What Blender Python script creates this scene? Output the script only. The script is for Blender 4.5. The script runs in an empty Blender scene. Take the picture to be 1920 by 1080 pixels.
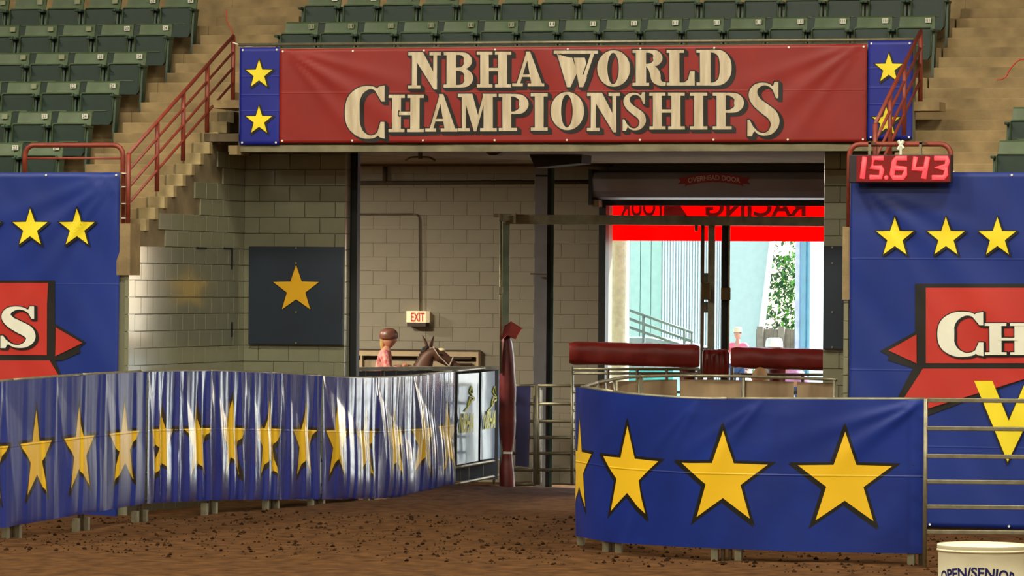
import bpy, math, random
from math import sin, cos, tan, pi, radians, sqrt, atan2, floor
from mathutils import Vector, Matrix, noise
from mathutils.geometry import tessellate_polygon
random.seed(7)
SC = bpy.context.scene
COL = SC.collection

# ------------------------------------------------------------------ camera
FPX = 8000.0; YAW = radians(16); ROLL = radians(0.45)
CX, CY, CZ = 13.65, -50.0, 2.66
FW = (-sin(YAW), cos(YAW)); RT = (cos(YAW), sin(YAW))
cd = bpy.data.cameras.new('camera'); cam = bpy.data.objects.new('camera', cd); COL.objects.link(cam)
cd.sensor_width = 36.0; cd.lens = 36.0 * FPX / 1920.0
cd.shift_y = 7.0 / 1920.0; cd.clip_start = 1.0; cd.clip_end = 600.0
cam.matrix_world = Matrix.Translation((CX, CY, CZ)) @ Matrix.Rotation(YAW, 4, 'Z') @ Matrix.Rotation(pi / 2, 4, 'X') @ Matrix.Rotation(ROLL, 4, 'Z')
SC.camera = cam

# ------------------------------------------------------------------ view
vs = SC.view_settings
vs.view_transform = 'Standard'; vs.look = 'None'; vs.gamma = 1.0; vs.use_curve_mapping = False
vs.exposure = 0.0
SC.render.film_transparent = False
SC.cycles.max_bounces = 8
SC.cycles.sample_clamp_indirect = 4.0

# ------------------------------------------------------------------ sky and sun (outdoors, beyond the roll-up door)
SUN_EL = radians(48); SUN_AZ = radians(140)          # azimuth from -Y towards +X
wd = bpy.data.worlds.new('world'); SC.world = wd; wd.use_nodes = True
nt = wd.node_tree; nt.nodes.clear()
sky = nt.nodes.new('ShaderNodeTexSky'); sky.sky_type = 'NISHITA'; sky.sun_disc = False
sky.sun_elevation = SUN_EL; sky.sun_rotation = radians(40); sky.air_density = 1.0; sky.dust_density = 1.5
bg = nt.nodes.new('ShaderNodeBackground'); bg.inputs['Strength'].default_value = 0.85
wo = nt.nodes.new('ShaderNodeOutputWorld')
nt.links.new(sky.outputs[0], bg.inputs['Color']); nt.links.new(bg.outputs[0], wo.inputs['Surface'])
sl = bpy.data.lights.new('sun', 'SUN'); sl.energy = 14.0; sl.angle = radians(0.6); sl.color = (0.86, 1.0, 1.0)
so = bpy.data.objects.new('sun', sl); COL.objects.link(so)
sd = Vector((sin(SUN_AZ) * cos(SUN_EL), -cos(SUN_AZ) * cos(SUN_EL), sin(SUN_EL)))
so.rotation_euler = sd.to_track_quat('Z', 'Y').to_euler()

# ------------------------------------------------------------------ arena roof lamps (high bay floods)
LAMP_E = 1420.0
LAMP_POS = [(x, y) for y in (-50, -36, -22, -10) for x in (-14, -2, 10, 22)]
for i, (x, y) in enumerate(LAMP_POS):
    l = bpy.data.lights.new('arena_light', 'AREA'); l.shape = 'SQUARE'; l.size = 2.2
    l.energy = LAMP_E; l.color = (1.0, 0.92, 0.74)
    o = bpy.data.objects.new('arena_light', l); COL.objects.link(o); o.location = (x, y, 14.6)

# unseen fill lights added under the concourse ceiling to brighten the dark passage
for i, (x, y, e) in enumerate(((-7.0, 3.6, 900), (-10, 6.5, 560), (7.5, 4.5, 330), (10, 7, 420))):
    l = bpy.data.lights.new('concourse_fill', 'AREA'); l.shape = 'RECTANGLE'; l.size = 1.2; l.size_y = .3
    l.energy = e; l.color = (1.0, 0.90, 0.72)
    o = bpy.data.objects.new('concourse_fill', l); COL.objects.link(o); o.location = (x, y, 4.47)

# ------------------------------------------------------------------ helpers: pixel -> place in the world
def ray(px, py):
    dx = px - 960.0; dy = py - 547.0
    return (dx * cos(ROLL) + dy * sin(ROLL)) / FPX, (-dx * sin(ROLL) + dy * cos(ROLL)) / FPX
def D(px, py, d):
    a, b = ray(px, py)
    return Vector((CX + d * (FW[0] + a * RT[0]), CY + d * (FW[1] + a * RT[1]), CZ - b * d))
def P(px, py, Y):
    a, b = ray(px, py); return D(px, py, (Y - CY) / (FW[1] + a * RT[1]))
def Q(px, py, X):
    a, b = ray(px, py); return D(px, py, (X - CX) / (FW[0] + a * RT[0]))
def proj(x, y, z):
    X = x - CX; Y = y - CY; d = X * FW[0] + Y * FW[1]
    a = (X * RT[0] + Y * RT[1]) / d; b = (CZ - z) / d
    return 960 + FPX * (a * cos(ROLL) - b * sin(ROLL)), 547 + FPX * (a * sin(ROLL) + b * cos(ROLL)), d
def plan(X, d):
    return (CX + d * FW[0] + X * RT[0], CY + d * FW[1] + X * RT[1])

# ------------------------------------------------------------------ materials
def srgb(h):
    c = [int(h[i:i + 2], 16) / 255 for i in (0, 2, 4)]
    return tuple(v / 12.92 if v <= .04045 else ((v + .055) / 1.055) ** 2.4 for v in c) + (1.0,)
class NX:
    """tiny expression builder for shader math nodes"""
    def __init__(s, nt): s.nt = nt
    def m(s, op, *a):
        n = s.nt.nodes.new('ShaderNodeMath'); n.operation = op
        for i, v in enumerate(a):
            if isinstance(v, (int, float)): n.inputs[i].default_value = v
            else: s.nt.links.new(v, n.inputs[i])
        return n.outputs[0]
    def mix(s, f, a, b):
        n = s.nt.nodes.new('ShaderNodeMix'); n.data_type = 'RGBA'
        for k, v in (('Factor', f), ('A', a), ('B', b)):
            sock = [q for q in n.inputs if q.name == k and (q.type == 'RGBA' if k != 'Factor' else q.type == 'VALUE')][0]
            if isinstance(v, (tuple, list, float, int)): sock.default_value = v
            else: s.nt.links.new(v, sock)
        return [q for q in n.outputs if q.type == 'RGBA'][0]
MATS = {}
def mat(name, hexcol, rough=.6, metal=0.0, vary=.12, scale=6.0, bump=0.0, bscale=40.0, spec=.5, coat=0.0, hex2=None, emit=None, estr=0.0,
        stretch=None, trans=0.0, crough=.12, cior=1.5, star=None, creases=None):
    if name in MATS: return MATS[name]
    m = bpy.data.materials.new(name); m.use_nodes = True; nt = m.node_tree; x = NX(nt)
    b = nt.nodes['Principled BSDF']
    c = srgb(hexcol); b.inputs['Roughness'].default_value = rough; b.inputs['Metallic'].default_value = metal
    b.inputs['Specular IOR Level'].default_value = spec
    if coat: b.inputs['Coat Weight'].default_value = coat; b.inputs['Coat Roughness'].default_value = crough; b.inputs['Coat IOR'].default_value = cior
    tc = nt.nodes.new('ShaderNodeTexCoord'); mp = nt.nodes.new('ShaderNodeMapping')
    nt.links.new(tc.outputs['Object'], mp.inputs['Vector'])
    if stretch: mp.inputs['Scale'].default_value = stretch
    n = nt.nodes.new('ShaderNodeTexNoise'); n.inputs['Scale'].default_value = scale; n.inputs['Detail'].default_value = 5
    nt.links.new(mp.outputs[0], n.inputs['Vector'])
    c2 = srgb(hex2) if hex2 else tuple(v * (1 - vary * 2) for v in c[:3]) + (1,)
    c1 = c if hex2 else tuple(min(1, v * (1 + vary)) for v in c[:3]) + (1,)
    f = x.m('MULTIPLY', x.m('SUBTRACT', n.outputs[0], .32), 2.6); fc = nt.nodes.new('ShaderNodeClamp'); nt.links.new(f, fc.inputs[0])
    col = x.mix(fc.outputs[0], c1, c2)
    uvn = None
    if star or creases:
        uv = nt.nodes.new('ShaderNodeUVMap'); sx = nt.nodes.new('ShaderNodeSeparateXYZ'); nt.links.new(uv.outputs[0], sx.inputs[0])
        uvn = sx
    if star:
        sp, yc, R, st, ycol, ocol, ow = star
        fx = x.m('MULTIPLY', x.m('SUBTRACT', x.m('FRACT', x.m('ADD', sx.outputs[0], .5)), .5), sp)
        fy = x.m('DIVIDE', x.m('SUBTRACT', sx.outputs[1], yc), st)
        def sdf(fx, fy):
            r = x.m('SQRT', x.m('ADD', x.m('MULTIPLY', fx, fx), x.m('MULTIPLY', fy, fy)))
            an = x.m('ARCTAN2', fx, fy); k = radians(36)
            an = x.m('ABSOLUTE', x.m('SUBTRACT', x.m('FLOORED_MODULO', x.m('ADD', an, k), 2 * k), k))
            qx = x.m('MULTIPLY', r, x.m('COSINE', an)); qy = x.m('MULTIPLY', r, x.m('SINE', an))
            ri = .40 * R; e = (ri * cos(k) - R, ri * sin(k)); L = sqrt(e[0] ** 2 + e[1] ** 2)
            return x.m('ADD', x.m('MULTIPLY', x.m('SUBTRACT', qx, R), e[1] / L), x.m('MULTIPLY', qy, -e[0] / L))
        d0 = sdf(fx, fy); d1 = sdf(x.m('SUBTRACT', fx, ow * .5), x.m('ADD', fy, ow * .5))
        col = x.mix(x.m('LESS_THAN', x.m('MINIMUM', d0, d1), ow), col, srgb(ocol))
        col = x.mix(x.m('LESS_THAN', d0, 0.0), col, srgb(ycol))
    if not emit: nt.links.new(col, b.inputs['Base Color'])
    else:
        b.inputs['Base Color'].default_value = c; b.inputs['Emission Color'].default_value = srgb(emit); b.inputs['Emission Strength'].default_value = estr
    h = None
    if bump:
        n2 = nt.nodes.new('ShaderNodeTexNoise'); n2.inputs['Scale'].default_value = bscale; n2.inputs['Detail'].default_value = 6
        nt.links.new(mp.outputs[0], n2.inputs['Vector']); h = n2.outputs[0]
    if creases:
        acc = None
        for cv in creases:
            t = x.m('MULTIPLY', x.m('SUBTRACT', 1.0, x.m('MINIMUM', x.m('DIVIDE', x.m('ABSOLUTE', x.m('SUBTRACT', uvn.outputs[1], cv)), .012), 1.0)), 6.0)
            acc = t if acc is None else x.m('ADD', acc, t)
        h = acc if h is None else x.m('ADD', h, acc)
    if h is not None:
        bp = nt.nodes.new('ShaderNodeBump'); bp.inputs['Strength'].default_value = bump or .5; bp.inputs['Distance'].default_value = .01
        nt.links.new(h, bp.inputs['Height']); nt.links.new(bp.outputs[0], b.inputs['Normal'])
    if trans:
        tr = nt.nodes.new('ShaderNodeBsdfTranslucent'); mx = nt.nodes.new('ShaderNodeMixShader'); mx.inputs[0].default_value = trans
        nt.links.new(col, tr.inputs['Color']); out = nt.nodes['Material Output']
        nt.links.new(b.outputs[0], mx.inputs[1]); nt.links.new(tr.outputs[0], mx.inputs[2]); nt.links.new(mx.outputs[0], out.inputs['Surface'])
    MATS[name] = m; return m

M_block = mat('painted_block', '82836a', .32, vary=.05, scale=3, bump=.25, bscale=60, spec=.5, coat=1.0, crough=.14, cior=1.9)
M_blockback = mat('painted_block_beige', '857e6c', .7, vary=.05, scale=2, bump=.15, bscale=50)
M_mortar = mat('mortar', '6d6a5a', .8, vary=.1, scale=20)
M_conc = mat('stand_concrete', '97815a', .85, vary=.18, scale=3, bump=.3, bscale=40)
M_conc2 = mat('stringer_concrete', '7f7153', .85, vary=.2, scale=3, bump=.3, bscale=30)
M_slab = mat('slab_concrete', '7f795e', .85, vary=.15, scale=4, bump=.3)
M_soffit = mat('soffit', '6a5c45', .9, vary=.2, scale=2, bump=.3)
M_dirt = mat('arena_dirt', '5e4024', .97, hex2='3c2713', scale=5, bump=.9, bscale=28, spec=.1)
M_clod = mat('dirt_clod', '3c2716', .98, hex2='1c120a', scale=9, bump=.6, spec=.05)
M_red = mat('banner_red', '8e2019', .5, vary=.06, scale=2, bump=.12, bscale=5, creases=(.62,))
M_redb = mat('print_red', 'bf3328', .45, vary=.05, scale=2)
M_blue = mat('banner_blue', '13208a', .45, vary=.08, scale=2, bump=.12, bscale=5, creases=(.42, .62, .85))
M_bluew = mat('wall_banner_blue', '0e2c80', .48, vary=.1, scale=1.2, bump=.12, bscale=4, creases=(.9, 1.75, 3.0))
M_yel = mat('print_yellow', 'f5df2a', .45, vary=.04, scale=3)
M_gold = mat('panel_star_gold', 'e0aa12', .5, vary=.05, scale=3)
M_blk = mat('print_black', '17150f', .5, vary=.1)
M_white = mat('print_white', 'd9ccaf', .5, hex2='b7a585', scale=14, stretch=(1, 1, .15))
M_white2 = mat('print_white_clean', 'e9ead8', .45, vary=.03)
M_rust = mat('red_paint', '8a3a2a', .45, vary=.12, scale=8, spec=.5)
M_galv = mat('galvanised_pipe', '8f8a72', .42, metal=.55, vary=.12, scale=12)
M_frame = mat('gate_frame_paint', '85826c', .5, metal=0, vary=.2, scale=6)
M_frameg = mat('gate_frame_green', '66725f', .5, vary=.15, scale=5)
M_vinylred = mat('padding_red', '8c2b25', .38, vary=.14, scale=4, bump=.4, bscale=9)
M_vinyldk = mat('padding_maroon', '6b1f1e', .4, vary=.2, scale=3, bump=.5, bscale=8)
M_seat = mat('seat_plastic', '4e6041', .5, vary=.1, scale=5, bump=.1, bscale=80)
M_seatd = mat('seat_underside', '173025', .45, vary=.12, scale=4)
M_seatm = mat('seat_metal', '2c4434', .45, vary=.1, scale=6)
M_plate = mat('number_plate_white', 'dcdccb', .4, vary=.03)
M_platef = mat('number_plate_worn', '8d9374', .5, vary=.1)
M_navy = mat('board_navy', '1a2634', .6, vary=.08, scale=3)
M_steelg = mat('column_grey_paint', '706f74', .55, vary=.1, scale=3)
M_steelk = mat('black_steel_and_shade', '0c0e0c', .6, vary=.1)
M_steelgr = mat('column_green_edge', '1f3a30', .5, vary=.1)
M_hood = mat('hood_steel', '8a8590', .38, metal=.75, vary=.06, scale=2)
M_wood = mat('tarp_back_tan', 'a58e6e', .8, hex2='806a4e', scale=3, stretch=(1, 1, .3), bump=.4, bscale=10)
M_vin0 = mat('banner_vinyl_dull', '10308c', .40, vary=.1, scale=2, bump=.3, bscale=8, coat=.8, spec=.6, crough=.30, cior=1.7,
             star=(1.32, .745, .49, 1.06, 'edc020', '15150f', .035), creases=(.89,))
M_vin1 = mat('banner_vinyl_stars', '10308c', .26, vary=.1, scale=2, bump=.25, bscale=10, coat=1.0, spec=.8, crough=.13, cior=2.3,
             star=(1.32, .745, .49, 1.06, 'edc020', '15150f', .035), creases=(.89,))
M_vin2 = mat('banner_vinyl_round', '0b2c86', .42, vary=.12, scale=1.5, bump=.25, bscale=5,
             star=(1.225, .757, .487, 1.07, 'f6c822', '15150f', .030), creases=(.81,))
M_vin3 = mat('banner_vinyl_small', '3d6a94', .3, vary=.1, scale=3, bump=.3, bscale=9, coat=1, cior=1.8)
M_purple = mat('banner_purple', '37386e', .5, vary=.12, scale=3, bump=.2, bscale=6)

# ------------------------------------------------------------------ mesh builder
class MB:
    def __init__(s): s.v = []; s.f = []; s.mi = []; s.uv = {}; s.m = 0
    def add(s, vs, fs):
        b = len(s.v); s.v += [Vector(v) for v in vs]
        for f in fs: s.f.append([b + i for i in f]); s.mi.append(s.m)
    def box(s, lo, hi, M=None):
        x0, y0, z0 = lo; x1, y1, z1 = hi
        vs = [Vector(p) for p in ((x0, y0, z0), (x1, y0, z0), (x1, y1, z0), (x0, y1, z0), (x0, y0, z1), (x1, y0, z1), (x1, y1, z1), (x0, y1, z1))]
        if M is not None: vs = [M @ v for v in vs]
        s.add(vs, [(0, 3, 2, 1), (4, 5, 6, 7), (0, 1, 5, 4), (1, 2, 6, 5), (2, 3, 7, 6), (3, 0, 4, 7)]); return s
    def tube(s, pts, r, n=8, cap=True):
        pts = [Vector(p) for p in pts]; k = len(pts); rr = r if isinstance(r, (list, tuple)) else [r] * k
        vs = []; prev = None
        for i, p in enumerate(pts):
            d = (pts[min(i + 1, k - 1)] - pts[max(i - 1, 0)]).normalized()
            a = Vector((0, 0, 1)) if abs(d.z) < .95 else Vector((1, 0, 0))
            if prev is not None: a = prev
            u = (a - d * a.dot(d)).normalized(); w = d.cross(u); prev = u
            for j in range(n):
                t = 2 * pi * (j + .5) / n; vs.append(p + (u * cos(t) + w * sin(t)) * rr[i])
        fs = [(i * n + j, i * n + (j + 1) % n, (i + 1) * n + (j + 1) % n, (i + 1) * n + j) for i in range(k - 1) for j in range(n)]
        if cap: fs += [tuple(range(n))[::-1], tuple((k - 1) * n + j for j in range(n))]
        s.add(vs, fs); return s
    def bar(s, a, b, w, h):       # rectangular tube from a to b, w sideways, h up
        a = Vector(a); b = Vector(b); d = (b - a).normalized(); up = Vector((0, 0, 1)) if abs(d.z) < .9 else Vector((RT[0], RT[1], 0))
        sd_ = d.cross(up).normalized(); up = sd_.cross(d)
        vs = [p + sd_ * x * w / 2 + up * y * h / 2 for p in (a, b) for x, y in ((-1, -1), (1, -1), (1, 1), (-1, 1))]
        s.add(vs, [(3, 2, 1, 0), (4, 5, 6, 7), (0, 1, 5, 4), (1, 2, 6, 5), (2, 3, 7, 6), (3, 0, 4, 7)]); return s
    def lathe(s, c, prof, n=32):
        vs = [Vector((c[0] + r * cos(2 * pi * j / n), c[1] + r * sin(2 * pi * j / n), c[2] + z)) for r, z in prof for j in range(n)]
        k = len(prof)
        s.add(vs, [(i * n + j, i * n + (j + 1) % n, (i + 1) * n + (j + 1) % n, (i + 1) * n + j) for i in range(k - 1) for j in range(n)]); return s
    def prism(s, pts, off):       # polygon (3d pts) extruded by vector off
        pts = [Vector(p) for p in pts]; n = len(pts); off = Vector(off)
        tri = tessellate_polygon([pts])
        s.add(pts + [p + off for p in pts], [tuple(t) for t in tri] + [tuple(n + i for i in t[::-1]) for t in tri] + [(i, (i + 1) % n, n + (i + 1) % n, n + i) for i in range(n)]); return s
    def poly(s, pts):
        pts = [Vector(p) for p in pts]; s.add(pts, [tuple(t) for t in tessellate_polygon([pts])]); return s
    def ball(s, c, r, n=10, sc=(1, 1, 1)):
        c = Vector(c); prof = [(sin(pi * i / n), -cos(pi * i / n)) for i in range(n + 1)]
        vs = [c + Vector((a * cos(2 * pi * j / n) * r * sc[0], a * sin(2 * pi * j / n) * r * sc[1], b * r * sc[2])) for a, b in prof for j in range(n)]
        s.add(vs, [(i * n + j, i * n + (j + 1) % n, (i + 1) * n + (j + 1) % n, (i + 1) * n + j) for i in range(n) for j in range(n)]); return s
    def build(s, name, mats, parent=None, smooth=False, uv=None, bevel=0.0):
        me = bpy.data.meshes.new(name)
        off = parent['_w'] if (parent is not None and '_w' in parent.keys()) else (0, 0, 0)
        off = Vector(off)
        me.from_pydata([tuple(v - off) for v in s.v], [], s.f)
        for m in (mats if isinstance(mats, (list, tuple)) else [mats]): me.materials.append(m)
        if len(me.materials) > 1:
            me.polygons.foreach_set('material_index', s.mi)
        if uv:
            l = me.uv_layers.new(name='UVMap')
            l.data.foreach_set('uv', [c for lp in me.loops for c in uv[lp.vertex_index]])
        if smooth: me.polygons.foreach_set('use_smooth', [True] * len(me.polygons))
        me.update()
        o = bpy.data.objects.new(name, me); COL.objects.link(o)
        if parent is not None: o.parent = parent
        if bevel:
            b = o.modifiers.new('bevel', 'BEVEL'); b.width = bevel; b.segments = 2; b.limit_method = 'ANGLE'
        return o
def tag(o, label, cat, group=None):
    o['label'] = label; o['category'] = cat
    if group: o['group'] = group
    return o
def thing(name, label, cat, loc=(0, 0, 0), group=None):
    o = bpy.data.objects.new(name, None); COL.objects.link(o); o.location = loc; o.empty_display_size = .1
    o['_w'] = tuple(loc); return tag(o, label, cat, group)
def struct(o): o['kind'] = 'structure'; return o
def copy_tree(src, loc, label=None, group=None, rotz=None):
    r = src.copy(); COL.objects.link(r); r.location = loc
    if rotz is not None: r.rotation_euler = (0, 0, rotz)
    if label: r['label'] = label
    if group: r['group'] = group
    def rec(a, b):
        for ch in a.children:
            c = ch.copy(); COL.objects.link(c); c.parent = b; rec(ch, c)
    rec(src, r); return r

def text_tris(txt, bold=0.0):
    cu = bpy.data.curves.new('t', 'FONT'); cu.body = txt; cu.resolution_u = 4; cu.offset = bold
    ob = bpy.data.objects.new('t', cu); COL.objects.link(ob)
    dg = bpy.context.evaluated_depsgraph_get(); me = bpy.data.meshes.new_from_object(ob.evaluated_get(dg))
    vs = [tuple(v.co) for v in me.vertices]; fs = [tuple(p.vertices) for p in me.polygons]
    bpy.data.objects.remove(ob); bpy.data.curves.remove(cu); bpy.data.meshes.remove(me)
    x0 = min(v[0] for v in vs); x1 = max(v[0] for v in vs); y0 = min(v[1] for v in vs); y1 = max(v[1] for v in vs)
    return [((v[0] - x0) / (x1 - x0), (v[1] - y0) / (y1 - y0)) for v in vs], fs

# ---- slab serif lettering, drawn by hand: primitives in a unit box, y down; strokes carry a width
def R_(a, b, c, d): return ('p', [(a, b), (c, b), (c, d), (a, d)])
GL = {
 'H': [R_(.10, 0, .35, 1), R_(.62, 0, .88, 1), R_(0, 0, .455, .085), R_(.53, 0, 1, .085), R_(0, .915, .455, 1), R_(.53, .915, 1, 1), R_(.3, .455, .66, .545)],
 'I': [R_(.24, 0, .76, 1), R_(0, 0, 1, .085), R_(0, .915, 1, 1)],
 'L': [R_(.10, 0, .46, 1), R_(0, 0, .62, .085), R_(0, .915, .98, 1), ('p', [(.84, .60), (1, .60), (1, 1), (.6, 1), (.6, .93), (.76, .84)])],
 'N': [R_(.115, 0, .27, 1), R_(0, .915, .38, 1), R_(0, 0, .35, .085), ('p', [(.14, 0), (.45, 0), (.89, .74), (.89, 1.03), (.80, 1.03), (.14, .10)]), R_(.77, 0, .885, .9), R_(.65, 0, 1, .085)],
 'A': [('p', [(.42, 0), (.56, 0), (.94, .95), (.60, .95)]), ('p', [(.45, 0), (.51, .14), (.235, .95), (.13, .95)]), R_(.28, .66, .7, .73), R_(0, .915, .33, 1), R_(.48, .915, 1, 1)],
 'M': [R_(.10, 0, .20, 1), R_(0, .915, .30, 1), R_(0, 0, .36, .085), R_(.64, 0, 1, .085), ('p', [(.12, 0), (.37, 0), (.53, .62), (.47, 1), (.41, 1)]), ('p', [(.41, 1), (.47, 1), (.73, .05), (.65, .05)]), R_(.66, 0, .9, 1), R_(.57, .915, 1, 1)],
 'W': [('p', [(.05, 0), (.36, 0), (.52, .56), (.375, 1), (.30, 1)]), ('p', [(.42, 0), (.66, 0), (.79, .62), (.665, 1), (.58, 1)]), ('p', [(.31, 1), (.38, 1), (.56, .52), (.49, .46)]), ('p', [(.58, 1), (.66, 1), (.93, .04), (.85, .04)]), R_(0, 0, 1, .085)],
 'O': [('r', (.5, .5, .5, .5), (.485, .5, .175, .43))],
 'D': [R_(.10, 0, .40, 1), R_(0, 0, .3, .085), R_(0, .915, .3, 1), ('s', [(.36, .042, .085), (.52, .045, .1), (.70, .13, .22), (.80, .30, .31), (.825, .5, .33), (.80, .70, .31), (.70, .87, .22), (.52, .955, .1), (.36, .958, .085)])],
 'P': [R_(.12, 0, .41, 1), R_(0, 0, .2, .085), R_(0, .915, .6, 1), ('s', [(.36, .042, .085), (.55, .045, .1), (.76, .12, .22), (.83, .275, .32), (.76, .43, .22), (.55, .505, .1), (.36, .505, .08)])],
 'R': [R_(.10, 0, .41, 1), R_(0, 0, .2, .085), R_(0, .915, .50, 1), ('s', [(.36, .042, .085), (.55, .045, .1), (.70, .10, .2), (.76, .23, .29), (.70, .36, .2), (.55, .42, .1), (.36, .43, .08)]),
       ('s', [(.45, .45, .08), (.58, .52, .22), (.68, .66, .30), (.72, .82, .28), (.84, .93, .15), (1, .95, .10)])],
 'B': [R_(.10, 0, .42, 1), R_(0, 0, .2, .085), R_(0, .915, .2, 1), ('s', [(.36, .042, .085), (.6, .045, .1), (.76, .11, .2), (.82, .25, .29), (.76, .38, .2), (.6, .46, .1), (.36, .47, .08)]),
       ('s', [(.36, .49, .08), (.6, .50, .1), (.78, .58, .22), (.845, .73, .31), (.78, .88, .22), (.6, .955, .1), (.36, .958, .085)])],
 'S': [('s', [(.86, .19, .05), (.70, .075, .07), (.48, .04, .09), (.25, .10, .18), (.17, .235, .28), (.28, .37, .30), (.52, .49, .33), (.77, .61, .33), (.85, .76, .27), (.74, .90, .17), (.54, .96, .09), (.33, .935, .07), (.14, .82, .05)]),
       ('p', [(.83, 0), (.95, 0), (.95, .30), (.88, .30), (.74, .09), (.80, .06)]), ('p', [(0, .70), (.07, .70), (.24, .90), (.18, .93), (.14, 1), (0, 1)])],
 'C': [('s', [(.93, .22, .05), (.78, .075, .07), (.60, .04, .09), (.38, .11, .20), (.22, .28, .33), (.185, .5, .37), (.22, .72, .33), (.38, .89, .20), (.60, .96, .09), (.80, .92, .07), (.94, .76, .05)]),
       ('p', [(.86, .02), (1, .0), (1, .30), (.92, .30), (.76, .10)]), ('p', [(.90, .68), (1, .68), (1, .99), (.88, .97), (.80, .91)])],
}
def off_poly(pts, d):
    n = len(pts); a = sum(pts[i][0] * pts[(i + 1) % n][1] - pts[(i + 1) % n][0] * pts[i][1] for i in range(n))
    sg = 1 if a > 0 else -1; out = []
    for i in range(n):
        p0, p1, p2 = Vector(pts[i - 1]), Vector(pts[i]), Vector(pts[(i + 1) % n])
        d1 = (p1 - p0).normalized(); d2 = (p2 - p1).normalized()
        n1 = Vector((d1.y, -d1.x)) * sg; n2 = Vector((d2.y, -d2.x)) * sg
        b = (n1 + n2); k = b.length
        b = n1 if k < 1e-4 else b / k; q = max(.45, b.dot(n1)); out.append(p1 + b * d / q)
    return out
def spl(pts, n=5):
    out = []; k = len(pts)
    for i in range(k - 1):
        p0 = Vector(pts[max(i - 1, 0)]); p1 = Vector(pts[i]); p2 = Vector(pts[i + 1]); p3 = Vector(pts[min(i + 2, k - 1)])
        for j in range(n):
            t = j / n; out.append(.5 * ((2 * p1) + (p2 - p0) * t + (2 * p0 - 5 * p1 + 4 * p2 - p3) * t * t + (3 * p1 - p0 - 3 * p2 + p3) * t ** 3))
    out.append(Vector(pts[-1])); return out
def glyph_faces(ch, box, d):
    """-> list of (pts2d, faces) in pixel space, grown outwards by d"""
    x0, y0, x1, y1 = box; W = x1 - x0; H = y1 - y0; T = lambda p: (x0 + p[0] * W, y0 + p[1] * H); res = []
    for pr in GL[ch]:
        if pr[0] == 'p':
            pts = [T(p) for p in pr[1]]
            if d: pts = off_poly(pts, d)
            pts = [Vector((p[0], p[1], 0)) for p in pts]; res.append((pts, [tuple(t) for t in tessellate_polygon([pts])]))
        elif pr[0] == 'r':
            o, q = pr[1], pr[2]; n = 40; vs = []
            for j in range(n):
                t = 2 * pi * j / n
                vs.append(Vector((x0 + o[0] * W + (o[2] * W + d) * cos(t), y0 + o[1] * H + (o[3] * H + d) * sin(t), 0)))
                vs.append(Vector((x0 + q[0] * W + (q[2] * W - d) * cos(t), y0 + q[1] * H + (q[3] * H - d) * sin(t), 0)))
            res.append((vs, [(2 * j, 2 * ((j + 1) % n), 2 * ((j + 1) % n) + 1, 2 * j + 1) for j in range(n)]))
        else:
            c = spl(pr[1]); q = [Vector((*T(p), 0)) for p in c]; k = len(q); vs = []
            for i in range(k):
                t = (q[min(i + 1, k - 1)] - q[max(i - 1, 0)]).normalized(); nn = Vector((-t.y, t.x, 0)); w = c[i].z * W / 2 + d
                e = -t * d if i == 0 else (t * d if i == k - 1 else Vector((0, 0, 0)))
                vs += [q[i] + nn * w + e, q[i] - nn * w + e]
            res.append((vs, [(2 * i, 2 * i + 2, 2 * i + 3, 2 * i + 1) for i in range(k - 1)]))
    return res
def letter(parent, ch, box, fn, ol=2.2, sh=(6, 5), mats=None, name='letter'):
    """fn(px, py, lift) -> world point"""
    mb = MB(); z = .004
    mb.m = 1
    for s in range(4, -1, -1):
        if sh is None and s: continue
        for pts, fs in glyph_faces(ch, box, ol):
            mb.add([fn(p.x + (sh[0] * s / 4 if sh else 0), p.y + (sh[1] * s / 4 if sh else 0), z) for p in pts], fs); z += .00015
    mb.m = 0; z += .003
    for pts, fs in glyph_faces(ch, box, 0):
        mb.add([fn(p.x, p.y, z) for p in pts], fs); z += .0002
    return mb.build(name, mats or [M_white, M_blk], parent)
def star_pts(cx, top, w, h, rin=.40):
    R = w / 1.902; s = h / (1.809 * R); cy = top + R * s
    return [(cx + (R if i % 2 == 0 else R * rin) * sin(pi * i / 5), cy - (R if i % 2 == 0 else R * rin) * cos(pi * i / 5) * s) for i in range(10)]
def fine(vs, fs, L):
    vs = list(vs); out = []; st = list(fs); mid = {}
    def m(i, j):
        k = (min(i, j), max(i, j))
        if k not in mid: vs.append((vs[i] + vs[j]) / 2); mid[k] = len(vs) - 1
        return mid[k]
    while st:
        a, b, c = st.pop(); e = [((vs[a] - vs[b]).length, a, b, c), ((vs[b] - vs[c]).length, b, c, a), ((vs[c] - vs[a]).length, c, a, b)]; l, i, j, k = max(e)
        if l <= L: out.append((a, b, c))
        else: q = m(i, j); st += [(i, q, k), (q, j, k)]
    return vs, out
def print_poly(parent, layers, fn, mats, name, z0=.004):
    """layers: list of (material index, [(px,py)...])"""
    mb = MB(); z = z0
    for mi, pts in layers:
        mb.m = mi; v = [Vector((p[0], p[1], 0)) for p in pts]; vv, tt = fine(v, [tuple(t) for t in tessellate_polygon([v])], 8.0)
        mb.add([fn(p.x, p.y, z) for p in vv], tt); z += .004
    return mb.build(name, mats, parent)
def star(parent, fn, cx, top, w, h, ycol=None, ol=2.2, sh=(2, 2), z0=.004):
    p = star_pts(cx, top, w, h); o = [(q.x, q.y) for q in off_poly(p, ol)]
    ls = [(1, o)] + ([(1, [(a + sh[0], b + sh[1]) for a, b in o])] if sh else []) + [(0, p)]
    return print_poly(parent, ls, fn, [ycol or M_yel, M_blk], 'star', z0)
def plane_fn(Y): return lambda px, py, lift=0: P(px, py, Y) + Vector((0, -lift, 0))

# ================================================================== SETTING
XL, XR = -4.6, 4.1
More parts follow.
